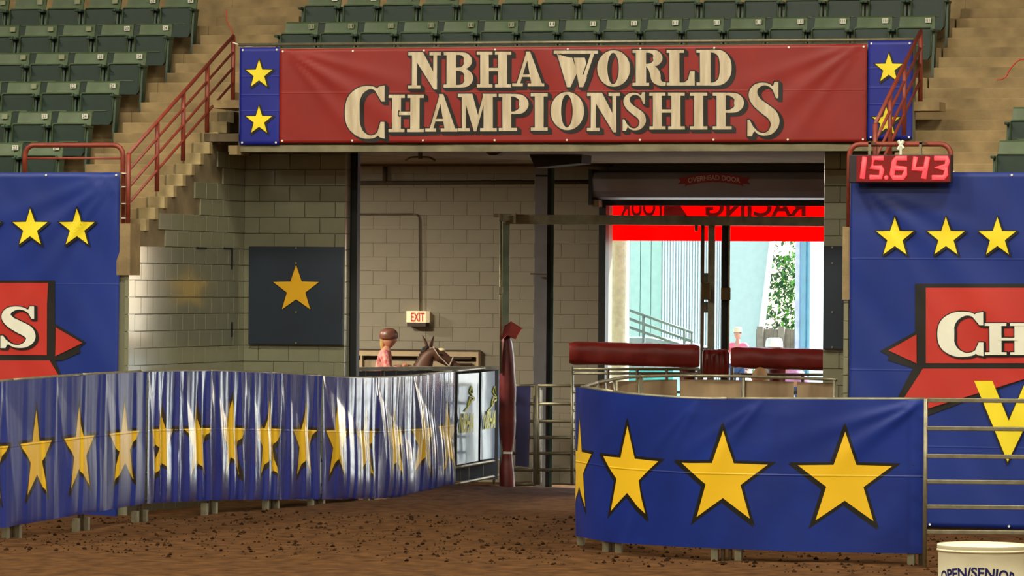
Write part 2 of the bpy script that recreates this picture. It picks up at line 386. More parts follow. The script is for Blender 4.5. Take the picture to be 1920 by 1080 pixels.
# ---- dirt floor
def gz(x, y):
    z = -.10 * max(0, min(1, (y - 3) / 6)) + .03 * noise.noise(Vector((x * .5, y * .5, 0))) + .02 * noise.noise(Vector((x * 1.8, y * 1.2, 3)))
    z += .012 * noise.noise(Vector((x * 6, y * 6, 7)))
    return z + .08 * math.exp(-((x + 3.0) ** 2 / .8 + (y - 5.2) ** 2 / 1.2))
mb = MB(); nx, ny = 300, 460
xs = [-9 + 20 * i / nx for i in range(nx + 1)]; ys = [-15.5 + 24.9 * j / ny for j in range(ny + 1)]
mb.v = [Vector((x, y, gz(x, y))) for y in ys for x in xs]
mb.f = [(j * (nx + 1) + i, j * (nx + 1) + i + 1, (j + 1) * (nx + 1) + i + 1, (j + 1) * (nx + 1) + i) for j in range(ny) for i in range(nx)]
for lo, hi in (((-34, -68), (34, -15.3)), ((-34, -15.3), (-8.9, 9.4)), ((10.9, -15.3), (34, 9.4))):
    mb.add([(lo[0], lo[1], -.05), (hi[0], lo[1], -.05), (hi[0], hi[1], -.05), (lo[0], hi[1], -.05)], [(0, 1, 2, 3)])
floor_o = struct(mb.build('floor', M_dirt, smooth=True))
mb = MB()
for i in range(2600):
    x = random.uniform(-6.5, 7.5); y = random.uniform(-10, -1.5)
    if x < -3.5 and y > -3.2 or x > 3.4 and y > -3.2: continue
    r = .008 + .02 * random.random() ** 4; c = Vector((x, y, gz(x, y) + r * .3)); k = 5
    vs = [c + Vector((cos(a) * r * random.uniform(.7, 1.5), sin(a) * r * random.uniform(.7, 1.5), random.uniform(-.3, .3) * r)) for a in [2 * pi * j / k for j in range(k)]]
    vs += [c + Vector((0, 0, r * .9)), c - Vector((0, 0, r))]
    mb.add(vs, [(j, (j + 1) % k, k) for j in range(k)] + [((j + 1) % k, j, k + 1) for j in range(k)])
o = tag(mb.build('dirt_clods', M_clod), 'small dark clods scattered over the brown arena dirt', 'dirt'); o['kind'] = 'stuff'

# ---- block helper
def block_mesh(L, H, T=.05, ch=.004, g=.003):
    mb = MB()
    a, b = g, L - g; c, d = g, H - g
    mb.add([(a, T, c), (b, T, c), (b, T, d), (a, T, d), (a, ch, c), (b, ch, c), (b, ch, d), (a, ch, d), (a + ch, 0, c + ch), (b - ch, 0, c + ch), (b - ch, 0, d - ch), (a + ch, 0, d - ch)],
           [(8, 9, 10, 11), (4, 5, 9, 8), (5, 6, 10, 9), (6, 7, 11, 10), (7, 4, 8, 11), (0, 1, 5, 4), (1, 2, 6, 5), (2, 3, 7, 6), (3, 0, 4, 7)])
    me = bpy.data.meshes.new('block'); me.from_pydata(mb.v, [], mb.f); return me
BM = {}
def block(parent, loc, L, H, m, rot=0):
    k = (round(L, 3), round(H, 3), m.name)
    if k not in BM: BM[k] = block_mesh(L, H, ch=.0025 if m is M_blockback else .004, g=.0012 if m is M_blockback else .003); BM[k].materials.append(m)
    o = bpy.data.objects.new('block', BM[k]); COL.objects.link(o); o.parent = parent; o.location = loc; o.rotation_euler = (0, 0, rot); return o
CH = .2032; CL = .4064
def block_wall(parent, x0, x1, z0, z1, Y, m, skip=None):
    """blocks facing -Y"""
    r = 0; z = z0
    while z < z1 - .02:
        h = min(CH, z1 - z); x = x0 - (CL / 2 if r % 2 else 0)
        while x < x1 - .01:
            a = max(x, x0); b = min(x + CL, x1)
            if b - a > .03 and not (skip and skip(a, b, z, z + h)): block(parent, (a, Y, z), b - a, h, m)
            x += CL
        z += CH; r += 1
def step_z(y): return 3.63 + .1417 * floor((y + 1.95) / .3133 + 1e-6)

# ---- wall under the left stairs (runs straight back, faces the doorway)
mb = MB(); y = -2.95
mb.box((XL - .22, -2.54, -.2), (XL - .012, 1.45, 3.2))
for j in range(-3, 13):
    ya = -1.95 + .3133 * j; zt = 3.63 + .1417 * j
    if ya > 1.9: break
    mb.box((XL - .22, max(ya, -2.54), 3.2), (XL - .012, ya + .3133, min(zt, 5.0)))
wl = struct(mb.build('wall_left', M_conc2))
r = 0; z = -.08
while z < 4.4:
    yy = -2.8 - (CL / 2 if r % 2 else 0)
    while yy < 1.25:
        a = max(yy, -2.8); b = min(yy + CL, 1.25)
        if b - a > .03 and z + CH < (3.2 if a < -1.85 else 3.62 if a < -.7 else 4.02 if a < .15 else 4.42):
            block(wl, (XL + .006, a, z), b - a, CH, M_block, pi / 2)
        yy += CL
    z += CH; r += 1
for px0, py0, px1, py1 in ((369, 463, 388, 467), (420, 464, 437, 468), (434, 468, 436.5, 505), (434, 604, 436.5, 632)):
    a = Q(px0, py0, XL + .012); b = Q(px1, py1, XL + .012)
    MB().box((XL, a.y, b.z), (XL + .014, b.y, a.z)).build('wall_slot', M_steelk, wl)
# ---- recess walls either side of the opening
Y1 = 1.25
for nm, x0, x1, zt in (('wall_recess_left', XL, -3.25, 4.42), ('wall_recess_right', 2.916, 4.0, 4.42)):
    w = struct(MB().box((x0, Y1 + .02, -.2), (x1, Y1 + .2, zt + .1)).build(nm, M_mortar))
    block_wall(w, x0, x1, -.08, zt, Y1, M_block)
    if 'left' in nm:
        r = 0; z = -.08
        while z < zt:
            block(w, (x1 + .006, Y1 + .002, z), .2, min(CH, zt - z), M_block, pi / 2); z += CH
# black upright box behind the block end
a = P(657, 600, 1.5); b = P(668.5, 600, 1.5)
tag(MB().box((a.x, 1.5, -.15), (b.x, 1.62, 4.5)).box((a.x - .12, 1.5, -.15), (a.x, 1.53, 4.5)).build('black_upright', M_steelk), 'tall black upright at the left side of the opening', 'post')

# ---- arena front walls (parapets of the stands)
for nm, x0, x1, zc in (('wall_front_left', -16, -4.72, 4.03), ('wall_front_right', 4.06, 14, 4.03)):
    w = MB().box((x0, -2.78, -.2), (x1, -2.55, zc)).build(nm, M_conc); struct(w)
pl = struct(MB().box((-4.72, -2.78, -.2), (XL - .01, -2.55, 3.2)).build('wall_pier_left', M_block))
MB().box((-4.74, -2.83, 2.82), (XL + .03, -2.5, 3.43)).build('cap_block', M_conc, pl)
b = P(1581, 600, -2.8)
pr = struct(MB().box((b.x, -2.78, -.2), (4.06, -2.3, 2.5)).build('wall_pier_right', M_slab))
block_wall(pr, b.x, 4.06, -.08, 2.6, -2.8, M_block)
MB().box((b.x - .01, -2.82, 2.6), (4.08, -2.3, 3.42)).build('cap_block', M_conc, pr)

# ---- balcony over the opening
bal = struct(MB().box((-4.24, .02, 4.38), (4.24, .2, 5.66)).build('wall_balcony', M_slab))
MB().box((-4.36, -.03, 4.37), (4.24, .3, 4.45)).build('edge_beam', M_slab, bal)
a = P(432, 290, -.1)
MB().box((a.x, -.15, a.z), (-4.2, .3, a.z + .11)).build('ledge_block', M_conc, bal)
MB().box((-4.24, .2, 4.62), (XR, 2.6, 5.0)).build('balcony_floor', M_slab, bal)
MB().box((XL - .02, .1, 4.92), (-4.2, .9, 5.02)).build('landing_edge', M_conc, bal)
struct(MB().box((XL - .1, 0.02, 4.5), (4.15, 9.3, 4.6)).box((-30, 1.0, 4.5), (XL - .1, 9.3, 4.6)).box((4.15, 1.0, 4.5), (30, 9.3, 4.6)).build('ceiling_concourse', M_soffit))

# ---- back wall with the roll-up door opening
YB = 9.3
dx0 = P(1138, 500, YB).x; dx1 = 1.75; dz = P(1300, 378, YB).z
mb = MB()
mb.box((-32, YB + .01, -.3), (dx0, YB + .3, 16)).box((dx1, YB + .01, -.3), (32, YB + .3, 16)).box((dx0, YB + .01, dz), (dx1, YB + .3, 16))
wb = struct(mb.build('wall_back', M_blockback))
x0 = P(650, 500, YB).x
sx0, sz0, sx1 = P(671, 690, YB).x, P(671, 656, YB).z, P(897, 690, YB).x
block_wall(wb, x0, dx0, -.1, 4.5, YB, M_blockback, skip=lambda a, b, z, zz: b < sx1 + .2 and zz > .9 and z < sz0 and a > x0 + .2 and False)
# shell of the arena hall
struct(MB().box((-32.3, -68, -.3), (-32, 9.6, 16)).build('wall_side_left', M_conc))
struct(MB().box((32, -68, -.3), (32.3, 9.6, 16)).build('wall_side_right', M_conc))
struct(MB().box((-32, -68.3, -.3), (32, -68, 16)).build('wall_rear', M_conc))
struct(MB().box((-32.3, -68.3, 16), (32.3, 9.6, 16.3)).build('ceiling', M_soffit))
for nm, xa, xb in (('wall_side_concourse_left', -20, -19.8), ('wall_side_concourse_right', 19.8, 20)):
    struct(MB().box((xa, -2.5, -.2), (xb, 9.3, 4.6)).build(nm, M_conc))

# ---- terraces and aisle steps of the stands
def fr(k): return -1.95 + .94 * k
def zr(k): return 3.63 + .425 * k
st = None
for side, xa, xb, k0, k1 in (('left', -16, -6.0, 0, 11), ('centre', -4.6, 4.08, 4, 11), ('right', 5.43, 14, 0, 11)):
    root = MB().box((xa, fr(k1), zr(k1) - .3), (xb, 9.31, zr(k1))).build('stand_' + side, M_conc); struct(root)
    for k in range(k0, k1):
        MB().box((xa, fr(k), zr(k) - .5), (xb, fr(k) + 1.05, zr(k))).build('terrace_step', M_conc, root, bevel=.012)
for side, xa, xb in (('left', -6.0, XL - .225), ('right', XR, 5.43)):
    root = MB().box((xa, 8.0, 7.5), (xb, 9.31, 8.0)).build('aisle_' + side, M_conc); struct(root)
    for j in range(-1, 34):
        ya = -1.95 + .3133 * j; zt = 3.63 + .1417 * j
        dxl = random.uniform(-.02, .02)
        if j % 3 == 0:      # terrace tread carries on through the aisle
            MB().box((xa, ya, zt - .16), (xb, ya + .66, zt)).build('step', M_conc, root, bevel=.012)
        else:
            MB().box((xa, ya + dxl * .4, zt - .15), (xb, ya + .66, zt)).build('step', M_conc, root, bevel=.012)
    MB().prism([(xa, -2.45, 2.9), (xa, 8.2, 7.6), (xa, 8.2, 7.2), (xa, -2.45, 2.4)], (xb - xa, 0, 0)).build('stair_slab', M_conc2, root)
# low kerbs stepping down beside the left stairs
for j in range(-1, 9):
    ya = -1.95 + .3133 * j; zt = 3.63 + .1417 * j
    MB().box((XL - .20, ya - .012, zt - .139), (XL + .012, ya + .10, zt + .006)).build('kerb_block', mat('kerb_concrete', 'a8956a', .85, vary=.1, bump=.2), wl, bevel=.008)
# ================================================================== FLAT BANNERS
def flat_banner(name, label, cx, Y, mtl, amp=.012, seed=0, eyelets=True, drape=(), nx=80, nz=24, group=None):
    """cx: four corner pixels (x0,y0,x1,y1) ; surface slightly slack between its eyelets"""
    x0, y0, x1, y1 = cx
    a = P(x0, y0, Y); b = P(x1, y0, Y); c = P(x0, y1, Y); X0, X1, Z1, Z0 = a.x, b.x, (a.z + b.z) / 2, c.z
    def disp(x, z):
        u = (x - X0); v = (z - Z0)
        d = amp * (noise.noise(Vector((u * .9 + seed, v * .8, seed))) + .6 * noise.noise(Vector((u * 2.3 + v * 1.6, v * .9, seed + 5))))
        for (ux, vz, ang, L, k) in drape:      # radiating tension folds from a corner
            dx = x - ux; dz_ = z - vz; r = sqrt(dx * dx + dz_ * dz_) + 1e-5; t = atan2(dz_, dx)
            d += k * math.exp(-((t - ang) / .10) ** 2) * math.exp(-r / L) * min(1, r * 6)
            d += k * .7 * math.exp(-((t - ang - .28) / .07) ** 2) * math.exp(-r / L) * min(1, r * 6)
            d += k * .6 * math.exp(-((t - ang + .3) / .08) ** 2) * math.exp(-r / L) * min(1, r * 6)
        return d
    mb = MB(); mb.v = []
    for j in range(nz + 1):
        for i in range(nx + 1):
            x = X0 + (X1 - X0) * i / nx; z = Z0 + (Z1 - Z0) * j / nz; mb.v.append(Vector((x, Y - disp(x, z), z)))
    mb.f = [(j * (nx + 1) + i, j * (nx + 1) + i + 1, (j + 1) * (nx + 1) + i + 1, (j + 1) * (nx + 1) + i) for j in range(nz) for i in range(nx)]
    uv = [(v.x, v.z - Z0) for v in mb.v]
    nv = len(mb.v); mb.mi = [0] * len(mb.f)
    o = mb.build(name, mtl, smooth=True, uv=uv)
    s = o.modifiers.new('thick', 'SOLIDIFY'); s.thickness = .004; s.offset = 1
    tag(o, label, 'banner', group)
    def fn(px, py, lift=0):
        p = P(px, py, Y); return Vector((p.x, Y - disp(p.x, p.z) - lift - .003, p.z))
    if eyelets:
        mb = MB(); n = max(2, int((X1 - X0) / .9) + 1)
        for i in range(n):
            for z in (Z0 + .03, Z1 - .03):
                x = X0 + .04 + (X1 - X0 - .08) * i / (n - 1); mb.tube([(x, Y - disp(x, z) - .004, z), (x, Y - disp(x, z) - .012, z)], .013, 8)
        mb.build('eyelets', M_white2, o)
    return o, fn
YBN = -.05
aZ = P(450, 90, YBN).z
ob, fb = flat_banner('banner', 'wide dark red banner reading NBHA WORLD CHAMPIONSHIPS above the opening', (525, 87.5, 1626, 268.5), YBN, M_red, .014, 2,
                     drape=((P(530, 90, YBN).x, P(530, 90, YBN).z, -.55, 1.3, .03), (P(1622, 76, YBN).x, P(1622, 76, YBN).z, -2.5, 1.3, .03)), nx=160, nz=30)
row1 = (('N', 766, 98, 827, 166), ('B', 832.5, 98, 888, 164.3), ('H', 895, 97, 959.5, 164), ('A', 961.4, 96.8, 1021, 162), ('W', 1039, 95, 1121.5, 163.5),
        ('O', 1120, 94.2, 1182, 162.7), ('R', 1186.5, 93.5, 1249, 161), ('L', 1250.6, 93.5, 1303, 160.5), ('D', 1306.4, 93.3, 1372.5, 160.3))
row2 = (('C', 647.5, 160.3, 722, 261), ('H', 729.7, 177.7, 795.6, 247.7), ('A', 798.5, 176.5, 858.4, 246.8), ('M', 859.6, 176, 932.2, 246.3), ('P', 935.8, 176, 992.5, 245.8),
        ('I', 995.7, 174.8, 1027.3, 245), ('O', 1032.7, 172.5, 1096, 244), ('N', 1101.5, 174, 1163.2, 246), ('S', 1168, 173, 1212, 245.4), ('H', 1218.3, 173.8, 1284.4, 242.8),
        ('I', 1294, 173.8, 1326.7, 242.8), ('P', 1337, 173.8, 1396, 242.8), ('S', 1402, 153.4, 1462.6, 255.8))
for ch, a, b, c, d in row1 + row2: letter(ob, ch, (a, b, c, d), fb)
o1, f1 = flat_banner('banner', 'narrow blue banner with two yellow stars left of the red title banner', (450, 89, 525, 272), YBN, M_blue, .008, 4, nx=14, nz=24)
star(o1, f1, 486.5, 112, 49, 50); star(o1, f1, 486.5, 199, 49, 50)
o1, f1 = flat_banner('banner', 'narrow blue two-star banner at the right end of the title banner, behind the handrail', (1628, 76.5, 1712, 262), YBN, M_blue, .008, 9, nx=14, nz=24)
star(o1, f1, 1667, 100, 52, 52); star(o1, f1, 1662, 200, 52, 52)
# pale pipe along the balcony top
a = P(447, 84, -.02); b = P(1712, 73.5, -.02)
tag(MB().tube([(a.x, -.0, a.z), (b.x, -.0, b.z)], .022, 8).build('balcony_pipe', M_galv, smooth=True), 'pale metal pipe along the top of the balcony above the title banner', 'rail')

YW = -2.83
ol_, fl = flat_banner('banner', 'big blue wall banner with red ribbon and white S, left of the opening', (-560, 323.5, 225, 990), YW, M_bluew, .02, 12,
                      drape=((P(222, 326, YW).x, P(222, 326, YW).z, -2.5, 1.2, .045), (P(222, 326, YW).x, P(222, 326, YW).z, -1.95, .9, .035)), nx=120, nz=70)
for cx in (-30, 58.5, 147): star(ol_, fl, cx, 391, 66, 67, z0=.014)
print_poly(ol_, [(1, [(-400, 526), (104, 526), (104, 607), (163, 642), (150, 652), (152, 661), (118, 676), (105, 676), (122, 720), (122, 760), (-400, 760)]),
                 (0, [(-400, 530.5), (91.5, 530.5), (89, 570), (89, 666), (-400, 664)]), (0, [(106, 614), (156, 643), (105, 668)]), (0, [(-400, 676), (95, 676), (113, 706), (113, 755), (-400, 755)])],
           fl, [M_redb, M_blk], 'ribbon_print', .009)
letter(ol_, 'S', (2, 574.5, 69, 652.5), lambda x, y, l: fl(x, y, l + .016), 2, (4, 2), [M_white2, M_blk])
letter(ol_, 'P', (-58, 590, -6, 652.5), lambda x, y, l: fl(x, y, l + .016), 2, (4, 2), [M_white2, M_blk])
orr, frr = flat_banner('banner', 'big blue wall banner with red ribbon, white CH and yellow V', (1595, 323, 2360, 985), YW, M_bluew, .02, 31,
                       drape=((P(1600, 330, YW).x, P(1600, 330, YW).z, -.7, 1.2, .03),), nx=120, nz=70)
for cx in (1679, 1774.5, 1871, 1968): star(orr, frr, cx, 407, 70, 70, z0=.014)
print_poly(orr, [(1, [(1716, 532), (2300, 532), (2300, 780), (1930, 708), (1738, 780), (1670, 790), (1680, 752), (1712, 690), (1664, 675), (1668, 668), (1650, 658), (1716, 622)]),
                 (0, [(1736.5, 539.5), (2300, 539.5), (2300, 681), (1736.5, 681)]), (0, [(1666, 657), (1719, 627), (1719, 681.5)]),
                 (0, [(1731, 691), (1985, 691), (1734, 768), (1690, 768), (1696, 746)])], frr, [M_redb, M_blk], 'ribbon_print', .009)
print_poly(orr, [(1, [(1823, 711), (1863, 711), (1892, 783), (1922, 714), (1968, 714), (1889, 873)]), (0, [(1827, 714), (1861, 714), (1892, 789), (1924, 714), (1965, 714), (1890, 866)])],
           frr, [M_yel, M_blk], 'letter', .02)
letter(orr, 'C', (1758.5, 585, 1844.5, 668.5), lambda x, y, l: frr(x, y, l + .016), 2, (3, 2), [M_white2, M_blk])
letter(orr, 'H', (1847.4, 606, 1937, 665.5), lambda x, y, l: frr(x, y, l + .016), 2, (3, 2), [M_white2, M_blk])

# ================================================================== STAR BOARDS on the recess walls
def board(px0, py0, px1, py1, x0, x1, label, cx, top, w, h):
    a = P(px0, py0, Y1 - .06); b = P(px1, py1, Y1 - .06)
    o = MB().box((x0, Y1 - .06, b.z), (x1, Y1 - .001, a.z)).build('star_board', M_navy, bevel=.006); tag(o, label, 'board')
    fn = lambda x, y, l=0: P(x, y, Y1 - .06) + Vector((0, -l, 0))
    star(o, fn, cx, top, w, h, M_gold, 1.5, None)
    mb = MB()
    for q in ((px0 + (px1 - px0) * .5, py0 + 3), (px0 + (px1 - px0) * .5, py1 - 4), (px0 + (px1 - px0) * .5, top - 4), (px0 + (px1 - px0) * .5, top + h + 5)):
        c = fn(*q); mb.tube([c, c + Vector((0, -.012, 0))], .012, 8)
    mb.build('screws', M_galv, o); return o
board(467, 462, 643.5, 647, P(467, 500, 1.2).x, P(643.5, 500, 1.2).x, 'square navy board with one gold star left of the opening', 555.5, 497, 86, 83)
xq = P(1542, 500, 1.2).x + .01
board(1543, 461, 1578, 655, max(xq, 2.93), 3.97, 'navy board mostly hidden behind the right hand wall end', 1640, 497, 86, 83)

# ================================================================== HANDRAILS
def handrail(label, X, posts, hs, r=.024):
    """posts: list of (Y, zbase); hs: rail heights above the base"""
    t = thing('stair_handrail', label, 'handrail', (X, posts[0][0], posts[0][1]))
    for y, z in posts: MB().tube([(X, y, z), (X, y, z + hs[0])], r * 1.15, 8).build('post', M_rust, t, smooth=True)
    for h in hs:
        MB().tube([(X, posts[0][0], posts[0][1] + h), (X, posts[-1][0], posts[-1][1] + h)], r if h == hs[0] else r * .72, 8).build('rail', M_rust, t, smooth=True)
    return t
lp = [Q(px, py, XL - .02) for px, py in ((240, 418), (294, 377), (343, 317), (388, 258), (436.5, 199))]
z0 = lp[0]; base = []
for p in lp: base.append((p.y, 3.40 + (p.y + 2.8) * .445))
handrail('red four-rail stair handrail left of the title banner', XL - .02, base, (.84, .64, .44, .25))
XRR = 4.30
base = [(q.y, q.z) for q in (Q(px, py, XRR) for px, py in ((1640, 372), (1668, 316), (1695, 254), (1725.5, 190)))]
MB().box((P(1712, 200, .3).x, .1, P(1712, 209, .3).z), (P(1767, 200, .3).x, .5, P(1712, 192, .3).z)).build('landing_block', M_conc, bal)
handrail('red four-rail stair handrail crossing the right end of the title banner', XRR, base, (.84, .64, .44, .25))
def u_rail(label, px0, px1, top, mid, bx0, bx1, z0, z1):
    Y = -2.7; a = P(px0, top, Y); b = P(px1, top, Y); R = .12; zt = (a.z + b.z) / 2 - .02
    t = thing('guard_rail', label, 'guard rail', (a.x, Y, z0)); pts = [(a.x, Y, z0), (a.x, Y, zt - R)]
    pts += [(a.x + R - R * cos(q), Y, zt - R + R * sin(q)) for q in (.4, .8, 1.2, pi / 2)]
    pts += [(b.x - R + R * sin(q), Y, zt - R + R * cos(q)) for q in (0, .4, .8, 1.2)] + [(b.x, Y, zt - R), (b.x, Y, z1)]
    MB().tube(pts, .03, 10).build('bent_pipe', M_rust, t, smooth=True)
    if mid: m = P(px0, mid, Y); MB().tube([(a.x, Y, m.z), (b.x, Y, m.z)], .016, 8).build('rail', M_rust, t, smooth=True)
    return t
u1 = u_rail('red bent pipe guard rail on top of the left wall banner', 47, 231, 269, 297, 0, 0, 4.03, 3.43)
mb = MB()
for zz in (4.02, 3.86, 3.66, 3.49): p = P(238, 100, -2.72); mb.box((p.x - .06, -2.74, zz), (p.x + .05, -2.68, zz + .012))
mb.build('clamps', M_white2, u1)
u2 = u_rail('red bent pipe guard rail behind the lit timer', 1593, 1783, 267, None, 0, 0, 3.42, 4.03)
c = P(1689, 272, -2.75); MB().tube([c + Vector((-.03, 0, .05)), c + Vector((.03, 0, -.04))], .02, 6).tube([c + Vector((.03, 0, .05)), c + Vector((-.03, 0, -.05))], .02, 6).tube([c, c + Vector((0, 0, -.12))], .015, 6).build('wire_tie', M_white2, u2)
c = P(1789, 330, -2.78); MB().tube([c + Vector((-.02, 0, .05)), c + Vector((.02, 0, -.06))], .022, 8).build('clamp', M_white2, u2)
# cords
def cord(px, label, m, r=.006, Y=0.0, sag=0):
    pts = [P(a, b, Y) for a, b in px]; tag(MB().tube(spl([tuple(p) for p in pts]), r, 5).build('cord', m, smooth=True), label, 'cord')
cord([(424, 18), (426, 40), (432, 52), (436, 60), (434, 78)], 'thin red cord hanging down to the top of the left stair handrail', M_redb, .007, 1.2)
cord([(437, 80), (455, 86), (468, 87), (500, 84)], 'white cord tied from the left stair handrail to the balcony pipe', M_white2, .010, .3)
cord([(1870, 150), (1885, 145), (1895, 128), (1912, 112), (1925, 113)], 'thin red cord lying on the right hand steps', M_redb, .008, .2)

# ================================================================== TIMER
TY = -3.05
a = P(1592, 290, TY); b = P(1783, 343, TY)
tm = thing('race_timer', 'lit red digital timer showing 15.643 hung on the right guard rail', 'timer', (a.x, TY, b.z))
MB().box((a.x, TY, b.z), (b.x, TY + .14, a.z)).build('housing', mat('timer_case', '2b2226', .5), tm, bevel=.01)
for px in (1640, 1735):
    q = P(px, 272, -2.73); MB().box((q.x - .015, TY + .02, b.z + .30), (q.x + .015, TY + .05, q.z + .02)).box((q.x - .015, TY + .02, q.z), (q.x + .015, -2.66, q.z + .03)).build('hanger', M_galv, tm)
M_led = mat('led_red', 'ff3b3b', .5, emit='ff2f33', estr=3.2); M_ledd = mat('timer_face', '40090c', .35, emit='ff1010', estr=.16)
c0 = P(1606, 292, TY); c1 = P(1781, 341, TY)
MB().box((c0.x, TY - .006, c1.z), (c1.x, TY, c0.z)).build('face', M_ledd, tm)
SEG = {'1': [[(.55, 0), (.55, .5), (.55, 1)]], '5': [[(1, .06), (.1, .06), (.06, .48), (.9, .5), (1, .6), (.95, .93), (0, .93)]], '6': [[(1, .06), (.2, .06), (.05, .2), (0, .8), (.15, .95), (.85, .95), (1, .8), (1, .55), (.1, .5)]],
       '4': [[(.05, 0), (0, .55), (.9, .55)], [(.95, 0), (.85, 1)]], '3': [[(0, .06), (.95, .06), (1, .2), (.95, .42), (.25, .5), (.95, .55), (1, .8), (.85, .94), (0, .94)]]}
for ch, x0, w in (('1', 1607, 18), ('5', 1631, 21), ('6', 1672, 24), ('4', 1711, 25), ('3', 1748, 25)):
    mb = MB(); lft = .010
    for pl_ in SEG[ch]:
        pts = []
        for u, v in pl_:
            pts.append(P(x0 + u * w + (1 - v) * 5, 294 + v * 41, TY) + Vector((0, -lft, 0)))
        mb.tube(pts, .027, 8)
    o = mb.build('digit', M_led, tm, smooth=True); o['label'] = 'glowing red digit ' + ch
c = P(1662, 333, TY) + Vector((0, -.01, 0)); o = MB().ball(c, .024, 8).build('digit', M_led, tm, smooth=True); o['label'] = 'glowing red decimal point'

# ================================================================== SEATS
def make_seat():
    t = thing('stadium_seat', 'x', 'seat', (0, 0, 0)); W = .45
    # backrest shell: curved panel leaning back, origin = front edge of the terrace under the seat
    mb = MB(); n = 8; yb = .80
    def prof(u): return .03 * (1 - (2 * u - 1) ** 2)
    rows = ((.40, -.13), (.55, -.09), (.70, -.045), (.80, -.01), (.82, .02))
    for (z, dy) in rows:
        for i in range(n + 1):
            u = i / n; ww = W * (1.0 if z < .75 else .98); mb.v.append(Vector((-ww / 2 + ww * u, yb + dy + prof(u), z)))
    for (z, dy) in rows[::-1]:
        for i in range(n + 1):
            u = i / n; ww = W * .98; mb.v.append(Vector((-ww / 2 + ww * u, yb + dy + prof(u) + .035, z)))
    R = len(rows) * 2
    mb.f = [(r * (n + 1) + i, r * (n + 1) + i + 1, (r + 1) % R * (n + 1) + i + 1, (r + 1) % R * (n + 1) + i) for r in range(R) for i in range(n)]
    for c in (0, n): mb.f.append(tuple(r * (n + 1) + c for r in range(R))[::(1 if c else -1)])
    mb.mi = [0] * len(mb.f)
    mb.build('backrest', M_seat, t)
    # folded seat pan
    o = MB(); yf = .56
    out = [(-.205, .30), (-.17, .255), (.17, .255), (.205, .30), (.215, .63), (.195, .655), (-.195, .655), (-.215, .63)]
    o.prism([(x, yf + .06 * (z - .25), z) for x, z in out], (0, .07, 0))
    pan = o.build('seat_pan', M_seatd, t, bevel=.008)
    rim = [Vector((x * 1.03, yf + .06 * (z - .25) - .012, z)) for x, z in out[3:] + out[:1]]
    MB().tube(rim, .011, 6).build('pan_rim', M_seat, pan, smooth=True)
    MB().box((-.13, yf + .0, .425), (.13, yf + .03, .437)).build('pan_ridge', M_seat, pan)
    for sx in (-1, 1):
        mb = MB(); x = sx * .244
        mb.prism([(x - .014, .50, .02), (x - .014, .60, .02), (x - .014, .74, .60), (x - .014, .58, .60)], (.028, 0, 0))
        mb.box((x - .022, .50, 0), (x + .022, .68, .02)); mb.build('standard', M_seatm, t)
        a = MB().box((x - .024, .44, .60), (x + .024, .74, .632)).build('armrest', M_steelk if False else M_seatm, t, bevel=.008)
    mb = MB().box((.10, yb - .047, .725), (.175, yb - .030, .785)); mb.build('number_plate', M_plate, t)
    return t
seat0 = make_seat()
DG = {}
def digits(txt, parent):
    if txt not in DG:
        vs, fs = text_tris(txt); mb = MB(); mb.add([(.112 + u * .05, .80 - .0495, .735 + v * .04) for u, v in vs], fs)
        me = bpy.data.meshes.new('seat_number'); me.from_pydata(mb.v, [], mb.f); me.materials.append(M_blk); DG[txt] = me
    o = bpy.data.objects.new('seat_number', DG[txt]); COL.objects.link(o); o.parent = [c for c in parent.children if c.name.startswith('number_plate')][0]
ORD = ['bottom', 'second', 'third', 'fourth', 'fifth', 'sixth']
used = False
def put_seat(x, k, label, group, num, worn=False):
    global used
    loc = (x, fr(k), zr(k) + .001)
    if not used: t = seat0; t.location = loc; t['label'] = label; t['group'] = group; used = True
    else: t = copy_tree(seat0, loc, label, group)
    if num: digits(num, t)
    for c in t.children:
        if worn and c.name.startswith('number_plate'):
            c.data = PLW
first = [c for c in seat0.children if c.name.startswith('number_plate')][0]
PLW = first.data.copy(); PLW.materials[0] = M_platef
names = ['at the aisle end', 'second from the aisle', 'third from the aisle', 'fourth from the aisle', 'fifth from the aisle', 'sixth from the aisle', 'seventh from the aisle']
specs = []
NTH = 'first second third fourth fifth sixth seventh eighth ninth tenth eleventh twelfth thirteenth fourteenth fifteenth sixteenth'.split()
for k in range(6):
    n = (3, 3, 4, 5, 5, 6)[k] + 1
    for i in range(n):
        x = -6.05 - .27 - i * .54
        if proj(x + .3, fr(k) + .8, zr(k) + .8)[0] < 2: continue
        specs.append((x, k, 'folded green seat %s, %s row of the left stand' % (names[i], ORD[k]), 'folded green seats in the left stand', str(24 - i) if i < 2 else '', i > 1))
for k in (4, 5):
    for i in range(16):
        x = -4.6 + .30 + i * .5405
        specs.append((x, k, 'folded green seat, %s from the left in the %s row above the title banner' % (NTH[i], 'lower' if k == 4 else 'upper'), 'folded green seats above the title banner', ('11' if i < 12 else '111') if k == 4 and i != 99 else '', k == 4 and i < 6))
for k in (0, 1):
    for i in range(2 - k): specs.append((5.70 + i * .54, k, 'folded green seat %s, %s row of the right stand' % (names[i], ORD[k]), 'folded green seats in the right stand', '', True))
seat_jobs = specs
num_seed = []
# put numberless copies first so digits are never inherited
for i, s in enumerate(seat_jobs):
    if i == 0: base_spec = s; continue
    put = copy_tree(seat0, (s[0], fr(s[1]), zr(s[1]) + .001), s[2], s[3])
    num_seed.append((put, s))
seat0.location = (base_spec[0], fr(base_spec[1]), zr(base_spec[1]) + .001); seat0['label'] = base_spec[2]; seat0['group'] = base_spec[3]; num_seed.append((seat0, base_spec))
for t, s in num_seed:
    if s[4]: digits(s[4], t)
    if s[5]:
        for c in t.children:
            if c.name.startswith('number_plate'): c.data = PLW

